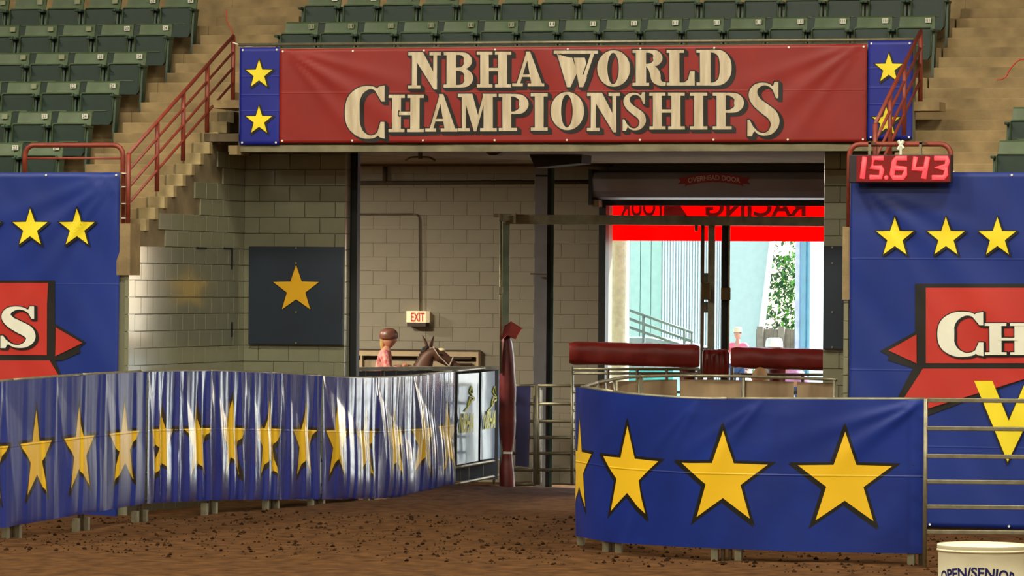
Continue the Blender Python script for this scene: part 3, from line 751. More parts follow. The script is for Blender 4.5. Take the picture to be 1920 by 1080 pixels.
# ================================================================== FENCE PATHS
class Path:
    def __init__(s, pts, n=24):
        s.p = [(q.x, q.y) for q in spl([(a, b, 0) for a, b in pts], n)]; s.s = [0]
        for i in range(1, len(s.p)): s.s.append(s.s[-1] + sqrt((s.p[i][0] - s.p[i - 1][0]) ** 2 + (s.p[i][1] - s.p[i - 1][1]) ** 2))
        s.L = s.s[-1]
    def at(s, t):
        t = max(0, min(s.L, t)); lo, hi = 0, len(s.s) - 1
        while hi - lo > 1:
            m = (lo + hi) // 2
            if s.s[m] <= t: lo = m
            else: hi = m
        f = (t - s.s[lo]) / max(1e-9, s.s[hi] - s.s[lo]); a, b = s.p[lo], s.p[hi]
        X = a[0] + (b[0] - a[0]) * f; d = a[1] + (b[1] - a[1]) * f
        tx, td = b[0] - a[0], b[1] - a[1]; l = sqrt(tx * tx + td * td)
        w = plan(X, d); t2 = plan(X + tx / l, d + td / l)
        return w, (t2[0] - w[0], t2[1] - w[1]), X, d
    def t_px(s, px):      # arc length where the path (read left to right) crosses a pixel column
        best = None
        for i in range(len(s.p) - 1):
            a = 960 + FPX * s.p[i][0] / s.p[i][1]; b = 960 + FPX * s.p[i + 1][0] / s.p[i + 1][1]
            if (a - px) * (b - px) <= 0 and a != b: return s.s[i] + (s.s[i + 1] - s.s[i]) * (px - a) / (b - a)
        return 0 if px < 960 + FPX * s.p[0][0] / s.p[0][1] else s.L
def zpx(px, py, d): return CZ - ray(px, py)[1] * d
def interp(tab, x):
    if x <= tab[0][0]: return tab[0][1]
    for (a, b), (c, d) in zip(tab, tab[1:]):
        if x <= c: return b + (d - b) * (x - a) / (c - a)
    return tab[-1][1]
def pp(px, d): return ((px - 960) * d / FPX, d)
leftp = Path([pp(-140, 43.9), pp(-60, 44.5), pp(55, 45.7), pp(160, 46.9), pp(270, 48.5), pp(400, 50.4), pp(520, 51.9), pp(600, 52.75), pp(655, 53.45), pp(690, 54.2), pp(780, 56.3), pp(850, 57.8), pp(935, 59.5)])
LTOP = [(-140, 727), (0, 716), (55, 711), (160, 703), (270, 697), (400, 695.5), (520, 700), (600, 705), (660, 709), (720, 708.5), (780, 705), (848, 697), (935, 688)]
LBOT = [(-140, 1016), (0, 990), (270, 944), (400, 938), (600, 936), (720, 934), (780, 930), (848, 923), (935, 880)]
def draped(name, label, path, t0, t1, topf, botf, mtl, uvf, fold, du=.013, nz=64, side=-1, group=None):
    n = int((t1 - t0) / du) + 1; mb = MB(); uv = []
    def S(t, f, lift=0.0):
        w, tg, X, d = path.at(t); nx_, ny_ = -tg[1] * side, tg[0] * side
        px = 960 + FPX * X / d; zt = topf(px, d); zb = botf(px, d); z = zb + (zt - zb) * f
        k = fold(t - t0, f, t1 - t0) + lift
        return Vector((w[0] + nx_ * k, w[1] + ny_ * k, z)), px
    for j in range(nz + 1):
        for i in range(n + 1):
            t = t0 + (t1 - t0) * i / n; p, px = S(t, j / nz); mb.v.append(p); uv.append((uvf(t, px), j / nz * 1.62))
    mb.f = [(j * (n + 1) + i, j * (n + 1) + i + 1, (j + 1) * (n + 1) + i + 1, (j + 1) * (n + 1) + i) for j in range(nz) for i in range(n)]
    if side > 0: mb.f = [q[::-1] for q in mb.f]
    mb.mi = [0] * len(mb.f)
    o = mb.build(name, mtl, smooth=True, uv=uv); tag(o, label, 'banner', group); return o, S
def drape_fold(seed, amp, grom, fine=1.0, saw=.10, lam=.26, wedge=1.0):
    def f(u, v, L):
        # v = 0 bottom .. 1 top ; pleats hang from the tie points
        g = L / grom; i = floor(u / g); du = u - i * g; h = 1 - v; w = 0.0
        k = du + .06 * h * noise.noise(Vector((i * 3.1 + seed, v * 1.4, 2))); near = min(du, g - du)
        x = u + .12 * lam / .3 * noise.noise(Vector((u * 2.3, 7, seed))) + .05 * noise.noise(Vector((u * 1.7, v * 1.1, seed))) + .10 * h * noise.noise(Vector((i * 1.7 + seed, v * .8, 4)))
        lj = lam * (1)
        p = (x / lam) % 1.0; p = p / .88 if p < .88 else (1 - p) / .12
        w -= saw * lam * .88 * p * min(1, .35 + h * 1.5)
        xx = k / (max(h, .04) * g); e = 0.0
        if .10 < xx < .34: e = (xx - .10) / .24
        elif xx >= .34: e = max(0, 1 - (xx - .34) / (.7 + 1.2 * h))
        w += wedge * .30 * .24 * h * g * e * sqrt(max(0, 1 - h)) * (0.6 + .8 * abs(noise.noise(Vector((i * 5.3, seed, 1)))))
        w += amp * .9 * math.exp(-(near / (.03 + .06 * h)) ** 2) * (1 - .6 * h)
        w += amp * .8 * noise.noise(Vector((u * 3.1 + seed, v * .9, seed)))
        w += amp * .30 * fine * noise.noise(Vector((u * 12 + seed, v * 1.6, seed + 3)))
        w += amp * .09 * fine * noise.noise(Vector((u * 31 + seed, v * 3.0, seed + 8)))
        return w + .045
    return f
topL = lambda px, d: zpx(px, interp(LTOP, px), d)
botL = lambda px, d: zpx(px, interp(LBOT, px), d)
ST = [(-150, -2), (-95, -1.4), (-20, 0), (65, 1), (145, 2), (230, 3), (268, 3.5), (271, 3.52), (302, 4), (367, 5), (432, 6), (502, 7), (570, 8), (597, 8.45), (600, 8.5), (627, 9), (682, 10), (736, 11), (786, 12), (836, 13), (850, 13.3)]
T = leftp.t_px
lb = draped('fence_banner', 'blue vinyl banner with yellow stars on the left fence, dull stretch nearest the picture edge', leftp, T(-130), T(269), topL, botL, M_vin0, lambda t, px: interp(ST, px), drape_fold(1.0, .018, 4, .4, .05, .45, .7))[0]
draped('fence_banner', 'shiny creased blue vinyl banner with five yellow stars, middle of the left fence', leftp, T(271), T(598), topL, botL, M_vin1, lambda t, px: interp(ST, px), drape_fold(4.0, .018, 5, .8, .15, .30, 1.2))
draped('fence_banner', 'most brightly glaring creased vinyl banner below the rider, with washed out stars', leftp, T(600), T(848), topL, botL, M_vin1, lambda t, px: interp(ST, px), drape_fold(9.0, .012, 3, .6, .075, .32, 1.5))
# two small banners reading NBHA
NT = [(840, 703), (852, 701.5), (893, 699), (896, 698), (936, 694)]; NB = [(840, 875), (852, 872), (893, 864), (896, 862), (936, 858)]
for a, b, q, lab in ((853, 893, (858, 890, 775.5, 812, 774, 810), 'light blue NBHA banner nearer the starred banner, left of its twin'), (897, 935, (903, 930, 771.5, 806, 769, 802), 'light blue NBHA banner next to the padded red post')):
    s = a
    o, S = draped('fence_banner', lab, leftp, T(a), T(b), lambda px, d: zpx(px, interp(NT, px), d), lambda px, d: zpx(px, interp(NB, px), d), M_vin3, lambda t, px: 0, drape_fold(s, .006, 1, .1, .0, .3, .22), nz=40, group=None)
    def at_px(px, py, lift=.006, a=a, b=b, S=S):
        f = (py - interp(NB, px)) / (interp(NT, px) - interp(NB, px)); return S(T(px), f, lift)[0]
    vs, fs = text_tris('NBHA', .03); mb = MB()
    tv = [Vector((q[0] + (q[1] - q[0]) * (u * .88 + v * .12), (q[3] + (q[5] - q[3]) * u) * (1 - v) + (q[2] + (q[4] - q[2]) * u) * v, 0)) for u, v in vs]
    tf = [(f_[0], f_[i], f_[i + 1]) for f_ in fs for i in range(1, len(f_) - 1)]; tv, tf = fine(tv, tf, 2.0)
    mb.add([at_px(p.x - 5, p.y, .022) for p in tv], tf)
    mb.build('lettering', mat('print_lime', 'e6e648', .5), o)
    mb = MB(); ox = a - 853
    lg = [(878.5, 724), (875, 735), (879.5, 741), (884, 746.5), (878, 752), (876, 758), (871, 765), (866, 771)], [(879, 724), (881, 737)], [(884, 746), (876, 744), (873, 760)], [(878, 752), (884, 750)]
    for pl_ in lg:
        pts = [at_px(px + ox * .98, py, .01) for px, py in pl_ if px + ox * .98 < b]
        if len(pts) > 1: mb.tube(pts, .010, 5)
    mb.build('rider_emblem', mat('print_lime', 'e6e648', .5), o)
# panels behind the banners
def fence_panel(label, path, t0, t1, topf, hts, m=M_galv, r=.021, post_every=None, feet=True, group=None, base=0.0, rail_zoff=0, side=1):
    n = max(3, int((t1 - t0) / .25)); w0 = path.at((t0 + t1) / 2)[0]
    t = thing('pipe_fence', label, 'fence', (w0[0], w0[1], base), group)
    def pt(tt, h):
        w, tg, X, d = path.at(tt); px = 960 + FPX * X / d; zt = topf(px, d)
        return Vector((w[0] + tg[1] * .03 * side, w[1] - tg[0] * .03 * side, zt if h is None else h))
    for h in hts: MB().tube([pt(t0 + (t1 - t0) * i / n, h) for i in range(n + 1)], r, 6).build('rail', m, t, smooth=True)
    ps = [t0 + .03, t1 - .03] + ([(t0 + t1) / 2] if t1 - t0 > 2 else [])
    for q in ps:
        a = pt(q, None); MB().tube([Vector((a.x, a.y, base + .02)), a], r, 6).build('post', m, t, smooth=True)
    if feet:
        for q in (t0 + .12, t1 - .12):
            a = pt(q, base + .0); MB().box((a.x - .035, a.y - .035, base - .06), (a.x + .035, a.y + .035, base + .16)).build('foot', m, t)
    return t
c = [-125, 30, 160, 270, 400, 515, 600, 700, 790, 850]
places = ['nearest the left picture edge', 'left of the big wall banner edge', 'under the third star', 'left end of the middle banner', 'middle of the middle banner', 'right end of the middle banner', 'left end of the glaring banner', 'middle of the glaring banner', 'right end of the glaring banner']
for i in range(9):
    fence_panel('galvanised pipe panel carrying the left starred banners, ' + places[i], leftp, T(c[i]) + .01, T(c[i + 1]) - .01, topL, (None, .55, .25), group='galvanised pipe panels behind the left banners', base=-.02, side=-1)
pq = fence_panel('pipe panel with two low bare rails under the light blue NBHA banners', leftp, T(852), T(934), lambda px, d: zpx(px, interp([(850, 697), (935, 688)], px), d), (None,), base=-.05, feet=False, side=-1)
for hy0, hy1 in ((877, 862), (908, 891)):
    a, b = T(850), T(934); pts = []
    for i in range(7):
        t_ = a + (b - a) * i / 6; w, tg, X, d = leftp.at(t_); px = 960 + FPX * X / d; pts.append(Vector((w[0] + .03, w[1], zpx(px, hy0 + (hy1 - hy0) * i / 6, d))))
    MB().tube(pts, .024, 6).build('rail', M_galv, pq, smooth=True)

# ---- round fence on the right
Rr = 2.6; arc = [(.714 + Rr - Rr * sin(t), 44.8 - Rr * cos(t)) for t in [pi * i / 24 for i in range(0, 13)]]
rp = Path([pp(1738, 42.15), pp(1660, 42.15)] + arc + [(.80, 46.2), (1.05, 47.8), (1.42, 49.3), (2.0, 50.1), (2.8, 49.9), pp(1574, 48.6)], 10)
RTOP = [(1085, 725), (1100, 728), (1177, 739), (1240, 744), (1301, 748), (1740, 749)]
RBOT = [(1085, 1004), (1100, 1007), (1155, 1017), (1297, 1026), (1500, 1034), (1740, 1038)]
def rt(px, d): return zpx(px, interp(RTOP, px), d) if d < 44.9 else 1.62 + .06 * min(1, (d - 44.9) / 4)
def rb(px, d): return zpx(px, interp(RBOT, px), d) if d < 44.9 else .02
tA = rp.t_px(1736); t1586 = None
t1586 = rp.t_px(1587)
ttan = [s for s, p in zip(rp.s, rp.p) if p[1] > 45.1][0]
def rfold(u, v, L):
    w = .012 * noise.noise(Vector((u * 1.2, v * 1.2, 5))) + .006 * noise.noise(Vector((u * 3 + v * 2, v * 2, 9)))
    for gx, gv, ang, k in ((0.02, 1.0, -.62, .035), (1.6, 1.0, -.9, .02), (2.3, 1.0, -1.1, .018)):
        dx = u - gx; dv = (v - gv) * 1.55; r = sqrt(dx * dx + dv * dv) + 1e-4; t = atan2(dv, dx)
        w += k * math.exp(-((t - ang) / .13) ** 2) * math.exp(-r / .8) * min(1, r * 6) + k * .6 * math.exp(-((t - ang - .3) / .09) ** 2) * math.exp(-r / .9) * min(1, r * 6)
    w += .02 * math.exp(-((u - 2.55 - (1 - v) * .7) / .09) ** 2) * max(0, .8 - v) * 1.2
    w -= .012 * abs(sin(u * pi / .95)) * max(0, v - .9) * 10 * .5
    return w + .03
draped('fence_banner', 'blue vinyl banner with large yellow stars wrapped round the right hand fence', rp, .0, ttan, rt, rb, M_vin2, lambda t, px: (t - t1586) / 1.225 if t > t1586 - .7 else -.5, rfold, du=.03, nz=48, side=1)
# the far side of the loop: tan backs of banners between posts
back = [ttan + .1, ttan + 1.0, ttan + 1.9, ttan + 2.75, ttan + 3.5, ttan + 4.35, ttan + 5.2, ttan + 6.0, ttan + 6.9, rp.L - .02]
back = [b for b in back if b < rp.L - .3] + [rp.L - .02]
bn = ['at its left bend', 'second from the left bend', 'third from the left bend', 'fourth from the left bend', 'fifth from the left bend', 'sixth from the left bend', 'seventh from the left bend', 'eighth from the left bend', 'next to the right wall end', 'next to the wall']
for i in range(len(back) - 1):
    o = draped('lashed_tarp', 'tan reverse of a banner lashed inside the round fence, ' + bn[i], rp, back[i] + .02, back[i + 1] - .02, lambda px, d: 1.645, lambda px, d: .15, M_wood, lambda t, px: 0,
               lambda u, v, L, i=i: .02 * noise.noise(Vector((u * 3 + i * 7, v * 1.5, i))) + .03 * (1 - abs(2 * u / L - 1)) * (1 - v) - .0, du=.05, nz=16, side=1, group='tan banner backs inside the round fence')[0]
cR = [0.0, 2.0, 3.6, ttan - .1, ttan + 1.9, ttan + 4.35, rp.L]
rl = ['with its right end at the bare rails', 'under the two large stars', 'at the tightest part of the bend', 'running back on the far side', 'at the far left corner', 'ending at the right wall']
for i in range(6):
    fence_panel('galvanised panel of the round right fence, ' + rl[i], rp, cR[i] + .01, cR[i + 1] - .01, rt if i < 3 else (lambda px, d: rt(px, d) + .01), (None, .6, .3) if i < 3 else (None, 1.1, .6), group='galvanised panels of the round fence', base=-.05 if i < 3 else 0, side=1)
# bare rails to the right
t = thing('pipe_fence', 'bare galvanised panel with six rails in front of the yellow V', 'fence', tuple(D(1830, 1060, 41.8)))
for yy in (750, 803, 855, 903, 950, 997):
    a = D(1738, yy, 41.9); b = D(2150, yy + 4, 41.3); MB().bar(a, b, .04, .042).build('rail', M_galv, t, bevel=.006)
for px in (1736, 2140):
    a = D(px, 748, 41.9 if px < 2000 else 41.3); MB().tube([(a.x, a.y, -.08), a], .022, 8).build('post', M_galv, t, smooth=True)
# ================================================================== GATES AND POSTS in the alley
def bpost(px, y0, y1, d, w, depth, m, parent, name='post'):
    a = D(px, y0, d); b = D(px, y1, d); return MB().bar((a.x, a.y, b.z), a, w, depth).build(name, m, parent, bevel=.006)
def vbox(px0, px1, y0, y1, d, dep, m, parent, name, bevel=.005):
    """upright box facing the camera roughly, given by its picture edges and distance"""
    a = D(px0, y0, d); b = D(px1, y0, d); zb = D(px0, y1, d).z; w = (Vector((b.x, b.y, 0)) - Vector((a.x, a.y, 0))).length
    M = Matrix.Translation((a.x, a.y, 0)) @ Matrix.Rotation(YAW, 4, 'Z')
    return MB().box((0, 0, zb), (w, dep, a.z), M).build(name, m, parent, bevel=bevel)
GD = 58.3
g = thing('overhead_gate', 'tall overhead gate frame with a long horizontal tube crossing the opening', 'gate frame', tuple(D(948, 912, GD)))
a = D(942, 411, GD); b = D(1600, 416, GD - .4); MB().bar(a, b, .13, .13).build('overhead_tube', M_frame, g, bevel=.01)
a = D(925, 404, GD); b = D(968, 405, GD); MB().bar(a, b, .06, .05).build('end_stub', M_galv, g)
a = D(964, 402, GD - .1); MB().box((a.x - .03, a.y - .03, a.z - .12), (a.x + .03, a.y + .03, a.z + .02)).build('clamp', M_galv, g)
bpost(949, 412, 905, GD, .095, .10, M_frameg, g)
a = D(938.5, 412, GD - .1); b = D(938.5, 700, GD - .1); MB().tube([b, a], .017, 8).build('hinge_pipe', M_galv, g, smooth=True)
for y in (545, 408): vbox(935, 943, y - 7, y + 7, GD - .16, .06, M_galv, g, 'hinge')
# centre posts (two slotted double posts)
g2 = thing('gate_post', 'slotted double steel gate post left of centre in the bright doorway', 'post', tuple(D(1330, 900, GD - .2)))
vbox(1315, 1321.5, 416, 905, GD - .2, .06, mat('post_brown', '5b4a3a', .5), g2, 'tube')
vbox(1328.5, 1341, 412, 905, GD - .2, .10, M_frame, g2, 'tube')
for y0, y1 in ((412, 424), (512, 530), (566, 586), (652, 662)): vbox(1319, 1331, y0, y1, GD - .18, .05, M_frame, g2, 'divider')
vbox(1315, 1332, 530, 562, GD - .28, .07, mat('latch_brass', '6e5a38', .45, metal=.5), g2, 'latch', .01)
vbox(1303, 1309, 411, 433, GD - .2, .06, M_frame, g2, 'bracket')
g3 = thing('gate_post', 'dark gate post with a white edge right of centre in the bright doorway', 'post', tuple(D(1362, 900, GD - .2)))
vbox(1354, 1366, 412, 905, GD - .2, .10, M_steelk, g3, 'tube'); vbox(1366, 1369.5, 412, 905, GD - .22, .06, M_galv, g3, 'edge_strip')
vbox(1352, 1370, 539, 563, GD - .3, .08, MATS['latch_brass'], g3, 'latch', .01)
# padded rails
def pad(label, px0, px1, t0, t1, b0, b1, d0, d1, m, r=.16, seed=0):
    n = 26; k = 16; mb = MB()
    for i in range(n + 1):
        f = i / n; px = px0 + (px1 - px0) * f; d = d0 + (d1 - d0) * f; zt = D(px, t0 + (t1 - t0) * f, d).z; zb = D(px, b0 + (b1 - b0) * f, d).z; c = D(px, 600, d)
        h = (zt - zb) / 2; e = .86 if i in (0, n) else 1
        for j in range(k):
            a_ = 2 * pi * j / k; ca, sa = cos(a_), sin(a_); y = r * math.copysign(abs(ca) ** .7, ca); z = (zt + zb) / 2 + h * e * math.copysign(abs(sa) ** .55, sa)
            y += .03 * noise.noise(Vector((f * 7 + seed, a_, seed))) + (.0)
            mb.v.append(Vector((c.x + FW[0] * y * e, c.y + FW[1] * y * e, z + .012 * noise.noise(Vector((f * 9, a_ * 2, seed))))))
    mb.f = [(i * k + j, i * k + (j + 1) % k, (i + 1) * k + (j + 1) % k, (i + 1) * k + j) for i in range(n) for j in range(k)] + [tuple(range(k))[::-1], tuple(n * k + j for j in range(k))]
    mb.mi = [0] * len(mb.f); o = mb.build('red_padding', m, smooth=True); tag(o, label, 'padding'); o.modifiers.new('e', 'EDGE_SPLIT').split_angle = radians(60); return o
pad('long red vinyl padding roll over the gate top, left of the centre posts', 1068, 1312, 640, 646, 683, 690, 57.7, 57.5, M_vinylred, .15, 1)
pad('square red vinyl pad wrapped between the two centre posts', 1318, 1367, 655, 655, 708, 708, 57.6, 57.6, M_vinylred, .13, 4)
pad('red vinyl padding roll right of the centre posts running behind the wall end', 1371, 1600, 650, 656, 690, 697, 57.4, 57.0, M_vinylred, .15, 7)
for px0, px1, lab in ((1272, 1308, 'dark maroon wrapped post below the left padding roll'), (1437, 1477, 'dark maroon wrapped post below the right padding roll')):
    a = D((px0 + px1) / 2, 690, 58.4)
    tag(MB().lathe((a.x, a.y, -.05), [(0, 0), (.12, 0), (.14, .5), (.11, 1.2), (.12, 1.75), (0, 1.76)], 14).build('wrapped_post', M_vinyldk, smooth=True), lab, 'post')
# padded red post
mb = MB(); d = 58.3; n = 26; k = 18
prof = [(912, 936, 966), (890, 936, 965), (868, 937, 962), (852, 939, 960), (845, 940, 961), (820, 937, 965), (790, 935, 967), (760, 935, 967), (730, 935, 968), (700, 936, 966), (670, 936, 965), (645, 938, 961), (632, 939, 957), (626, 942, 956)]
for y, x0, x1 in prof:
    c = D((x0 + x1) / 2, y, d); r = (x1 - x0) / 2 * d / FPX
    for j in range(k):
        a_ = 2 * pi * j / k; rr = r * (1 + .10 * noise.noise(Vector((cos(a_) * 1.5, sin(a_) * 1.5, y * .03)))); mb.v.append(c + Vector((RT[0] * cos(a_) * rr + FW[0] * sin(a_) * rr, RT[1] * cos(a_) * rr + FW[1] * sin(a_) * rr, 0)))
m_ = len(prof); mb.f = [(i * k + j, i * k + (j + 1) % k, (i + 1) * k + (j + 1) % k, (i + 1) * k + j) for i in range(m_ - 1) for j in range(k)] + [tuple((m_ - 1) * k + j for j in range(k))]
mb.mi = [0] * len(mb.f)
rp_t = thing('padded_post', 'tall post wrapped in torn dark red vinyl with a drooping flap on top', 'post', tuple(D(951, 912, d)))
mb.build('vinyl_wrap', M_vinyldk, rp_t, smooth=True)
fl_ = [D(px, py, d - .2) for px, py in ((946, 612), (958, 605), (979, 616), (966, 634), (950, 629), (941, 636))]
MB().prism(fl_, (FW[0] * .3, FW[1] * .3, 0)).build('flap', M_vinylred, rp_t, bevel=.015)
a = D(950, 849, d - .25); MB().box((a.x - .05, a.y, a.z - .015), (a.x + .07, a.y + .02, a.z + .015)).build('tape', M_white2, rp_t)
# low gates behind (purple sheet, rail gate, tall rail gate)
def rail_gate(label, px0, px1, rails, d0, d1, y1, posts, m=M_galv, r=.024, top=None):
    t = thing('rail_gate', label, 'gate', tuple(D(px0, y1, d0)))
    for y in rails:
        a = D(px0, y, d0); b = D(px1, y - (d1 - d0) * 2, d1); MB().tube([a, b], r, 8).build('rail', m, t, smooth=True)
    for p, ya in posts:
        f = (p - px0) / (px1 - px0); dd = d0 + (d1 - d0) * f; a = D(p, ya if ya else rails[0], dd); b = D(p, y1, dd); MB().tube([b, a], r * 1.1, 8).build('post', m, t, smooth=True)
    return t
rail_gate('low rail gate with six pipes right of the padded post', 1009, 1135, (723, 757, 790, 820, 850, 881), 58.9, 58.9, 909, ((1009.5, 0), (1073, 0), (1133, 0)))
t = rail_gate('short pipe panel hung with a purple sheet beside the padded post', 958, 1004, (723, 757, 790, 820, 850, 881, 908), 59.0, 59.0, 909, ((960, 0), (1003, 0)))
a = [D(px, py, 58.9) for px, py in ((968, 725), (995, 724), (992, 876), (966, 873))]
mb = MB(); mb.prism(a, (FW[0] * .01, FW[1] * .01, 0)); tag(mb.build('hanging_sheet', M_purple), 'purple vinyl sheet hanging on the pipe panel behind the padded post', 'banner')
vbox(1012.5, 1017, 731, 905, 59.3, .03, M_white2, None, 'lit_pole'); tag(bpy.data.objects['lit_pole'], 'slim pole in front of the grey steel column, its light painted white', 'pole')  # light falling on this tube is put into its white colour
t = rail_gate('taller pipe gate under the left red padding roll', 1072, 1312, (692, 700, 735, 770, 806, 845, 880), 58.1, 57.9, 905, ((1073, 688), (1140, 0), (1195, 0), (1250, 0), (1310, 0)), M_galv, .02)
rail_gate('pipe gate under the right red padding roll', 1371, 1590, (702, 735, 770, 806, 845, 880), 57.8, 57.4, 905, ((1373, 688), (1420, 0), (1505, 0), (1560, 0), (1588, 0)), M_galv, .02)
# ================================================================== STEEL COLUMN
ct = thing('steel_column', 'grey wide flange steel column between the exit sign and the roll-up door', 'column', tuple(D(1020, 905, 60)))
vbox(1003, 1027, 296, 915, 60.0, .02, M_steelg, ct, 'flange'); vbox(1003.5, 1027, 296, 915, 60.25, .02, M_steelg, ct, 'flange')
vbox(1024, 1035, 296, 915, 60.06, .14, M_steelk, ct, 'web'); vbox(1034, 1040, 296, 915, 60.05, .2, M_steelgr, ct, 'edge_plate')  # web coloured black to stand for the column's shaded side
vbox(1004, 1027, 328, 331, 59.97, .03, M_steelk, ct, 'band')
a = D(994, 513.5, 59.9); b = D(1026, 514.5, 59.9); MB().bar(a, b, .03, .02).build('bracket', mat('rusty_iron', '5a4530', .8), ct)
# beams and pipes below the concourse ceiling
bm = MB().prism([P(px, py, 5.0) for px, py in ((985, 272), (1092, 272), (1090, 306), (1003, 314))], (0, .5, 0)).build('roof_beam', mat('beam_dark', '2a2118', .8)); tag(bm, 'dark steel haunch beam where the column meets the ceiling', 'beam')
tag(MB().box((P(640, 300, 9.0).x, 9.05, P(700, 311, 9.0).z), (P(1140, 300, 9.0).x, 9.28, 4.52)).build('ledger_beam', mat('beam_brown', '4c3a22', .85, vary=.2)), 'brown ledger strip along the top of the back wall', 'beam')
pz = P(700, 343, 9.2)
tag(MB().tube([(P(640, 343, 9.2).x, 9.2, pz.z), (P(1140, 343, 9.2).x, 9.2, pz.z + .02)], .03, 8).build('pipe', mat('pipe_brown', '3a3020', .7), smooth=True), 'horizontal brown pipe high on the back wall', 'pipe')
tag(MB().tube([(P(722, 343, 9.2).x, 9.2, pz.z), (P(722, 311, 9.2).x, 9.2, 4.5)], .035, 8).build('pipe', MATS['pipe_brown'], smooth=True), 'short vertical brown pipe dropping from the ceiling above the exit sign', 'pipe')
q = lambda px, py: P(px, py, 9.26)
tag(MB().tube([q(655, 401), q(772, 401), q(781, 403), q(785, 407), q(786, 414), q(787, 584)], .013, 6).build('conduit', mat('conduit_grey', '5c5242', .6), smooth=True), 'thin conduit bending down the back wall to the exit sign', 'conduit')
# sprinkler fitting on the soffit
s_ = thing('ceiling_fitting', 'dark fitting with two curved arms hanging from the passage ceiling', 'fitting', tuple(P(788, 284, 4)))
MB().tube([P(788, 270, 4.0), P(788, 298, 4.0)], .03, 8).build('stem', MATS['rusty_iron'], s_)
for sx in (-1, 1): MB().tube([P(788, 294, 4.0), P(788 + sx * 18, 295, 4.0), P(788 + sx * 28, 301, 4.0)], .014, 6).build('arm', MATS['rusty_iron'], s_, smooth=True)
tag(MB().prism([P(895, 276, 3.0), P(965, 276, 3.0), P(930, 291, 3.0), P(918, 291, 3.0)], (0, .2, 0)).build('triangular_bracket', mat('beam_brown', '4c3a22')), 'brown triangular plate under the ceiling left of the column', 'bracket')
# exit sign
a = P(765, 583, 9.2); b = P(802, 605, 9.2)
es = thing('exit_sign', 'lit EXIT sign with red letters on the back wall', 'sign', (a.x, 9.2, b.z))
MB().box((a.x, 9.12, b.z), (b.x, 9.3, a.z)).build('housing', mat('exit_face', 'e8d2a4', .4, emit='ffdfae', estr=.5), es, bevel=.006)
MB().box((a.x + .01, 9.13, P(780, 612, 9.2).z), (b.x - .01, 9.29, b.z)).build('base', mat('sign_base', '3a2a1c', .6), es)
vs, fs = text_tris('EXIT', .02); mb = MB(); c0 = P(771, 586, 9.12); c1 = P(796, 603, 9.12)
mb.add([(c0.x + (c1.x - c0.x) * u, 9.112, c1.z + (c0.z - c1.z) * v) for u, v in vs], fs); mb.build('lettering', mat('exit_red', 'a51f18', .4, emit='c01a10', estr=.35), es)
# service counter recess in the back wall
sv = thing('service_hatch', 'beige framed service hatch low on the back wall behind rider and horse', 'hatch', (sx0, 9.2, .9))
fr_m = mat('hatch_frame', 'b29d7a', .6, vary=.06)
yy = 9.18; z1 = P(700, 656, yy).z; z2 = P(700, 667, yy).z; xr = P(897, 660, yy).x; xr2 = P(893, 660, yy).x; xl = P(640, 660, yy).x
MB().box((xl, yy, z2), (xr, yy + .12, z1)).build('lintel', fr_m, sv); MB().box((xr2, yy, .9), (xr, yy + .12, z2)).build('jamb', fr_m, sv)
MB().box((P(676, 660, yy).x, yy, .9), (P(679, 660, yy).x, yy + .12, z2)).build('jamb', fr_m, sv)
MB().box((xl, yy + .1, P(700, 676, yy).z), (xr2, yy + .12, z2)).build('shadow_gap', mat('hatch_dark', '33261a', .7), sv)
MB().box((xl, yy + .07, .9), (xr2, yy + .12, P(700, 676, yy).z)).build('shutter', mat('hatch_panel', '9c8b6d', .6), sv)
for y in (672, 683): MB().tube([P(845, y, yy + .03), P(885, y, yy + .03)], .02, 6).build('pipe', MATS['sign_base'], sv)
MB().box((xl, yy - .02, z1), (xr, yy + .1, z1 + .015)).build('drip_edge', MATS['sign_base'], sv)
# dark board fence in the alley in front of the rider
bf = thing('alley_fence', 'board fence with a grey top rail in front of the rider', 'fence', tuple(D(760, 930, 58)))
a = D(600, 692, 57.0); b = D(935, 690, 59.3); MB().bar(a, b, .10, .05).build('top_rail', M_frame, bf, bevel=.006)
dirv = (b - a); L = 12
for i in range(L):
    p = a + dirv * (i / L); q2 = a + dirv * ((i + .985) / L)
    MB().prism([(p.x, p.y, .05), (q2.x, q2.y, .05), (q2.x, q2.y, q2.z - .03), (p.x, p.y, p.z - .03)], (FW[0] * .03, FW[1] * .03, 0)).build('board', mat('board_dark', '1c2026', .7, vary=.2), bf)
for px in (716, 860): vbox(px, px + 5, 694, 900, 57.8 if px < 800 else 58.8, .05, M_frame, bf, 'post')

# ================================================================== ROLL-UP DOOR
rd = thing('rollup_door', 'grey steel roll-up door hood with a red maker ribbon above the bright doorway', 'door', (dx0, 9.2, 0))
Yh = 8.9; A = P(1107, 320, Yh); B = P(1109, 374, Yh); xe = 3.0; mb = MB(); n = 14; R = (A.z - B.z) / 2
prof = [(Yh + .35, A.z)] + [(Yh + .08 - .10 * sin(pi * i / n * .5), A.z - .10 + .10 * cos(pi * i / n * .5)) for i in range(n // 2 + 1)] + [(Yh - .02, A.z - .12), (Yh + .0, B.z + .12), (Yh + .04, B.z + .03), (Yh + .10, B.z), (Yh + .35, B.z)]
mb.add([(x, y, z) for x in (A.x, xe) for y, z in prof], [(i, i + 1, len(prof) + i + 1, len(prof) + i) for i in range(len(prof) - 1)] + [tuple(range(len(prof)))])
mb.build('hood', M_hood, rd)
MB().box((A.x - .02, Yh - .03, B.z - .08), (A.x + .03, Yh + .36, A.z + .02)).build('end_plate', M_steelk, rd)
a = P(1120, 381, YB - .1); MB().box((a.x, YB - .2, P(1120, 386, YB).z), (xe, YB - .02, P(1120, 374, YB).z)).build('bottom_bar', M_steelk, rd)
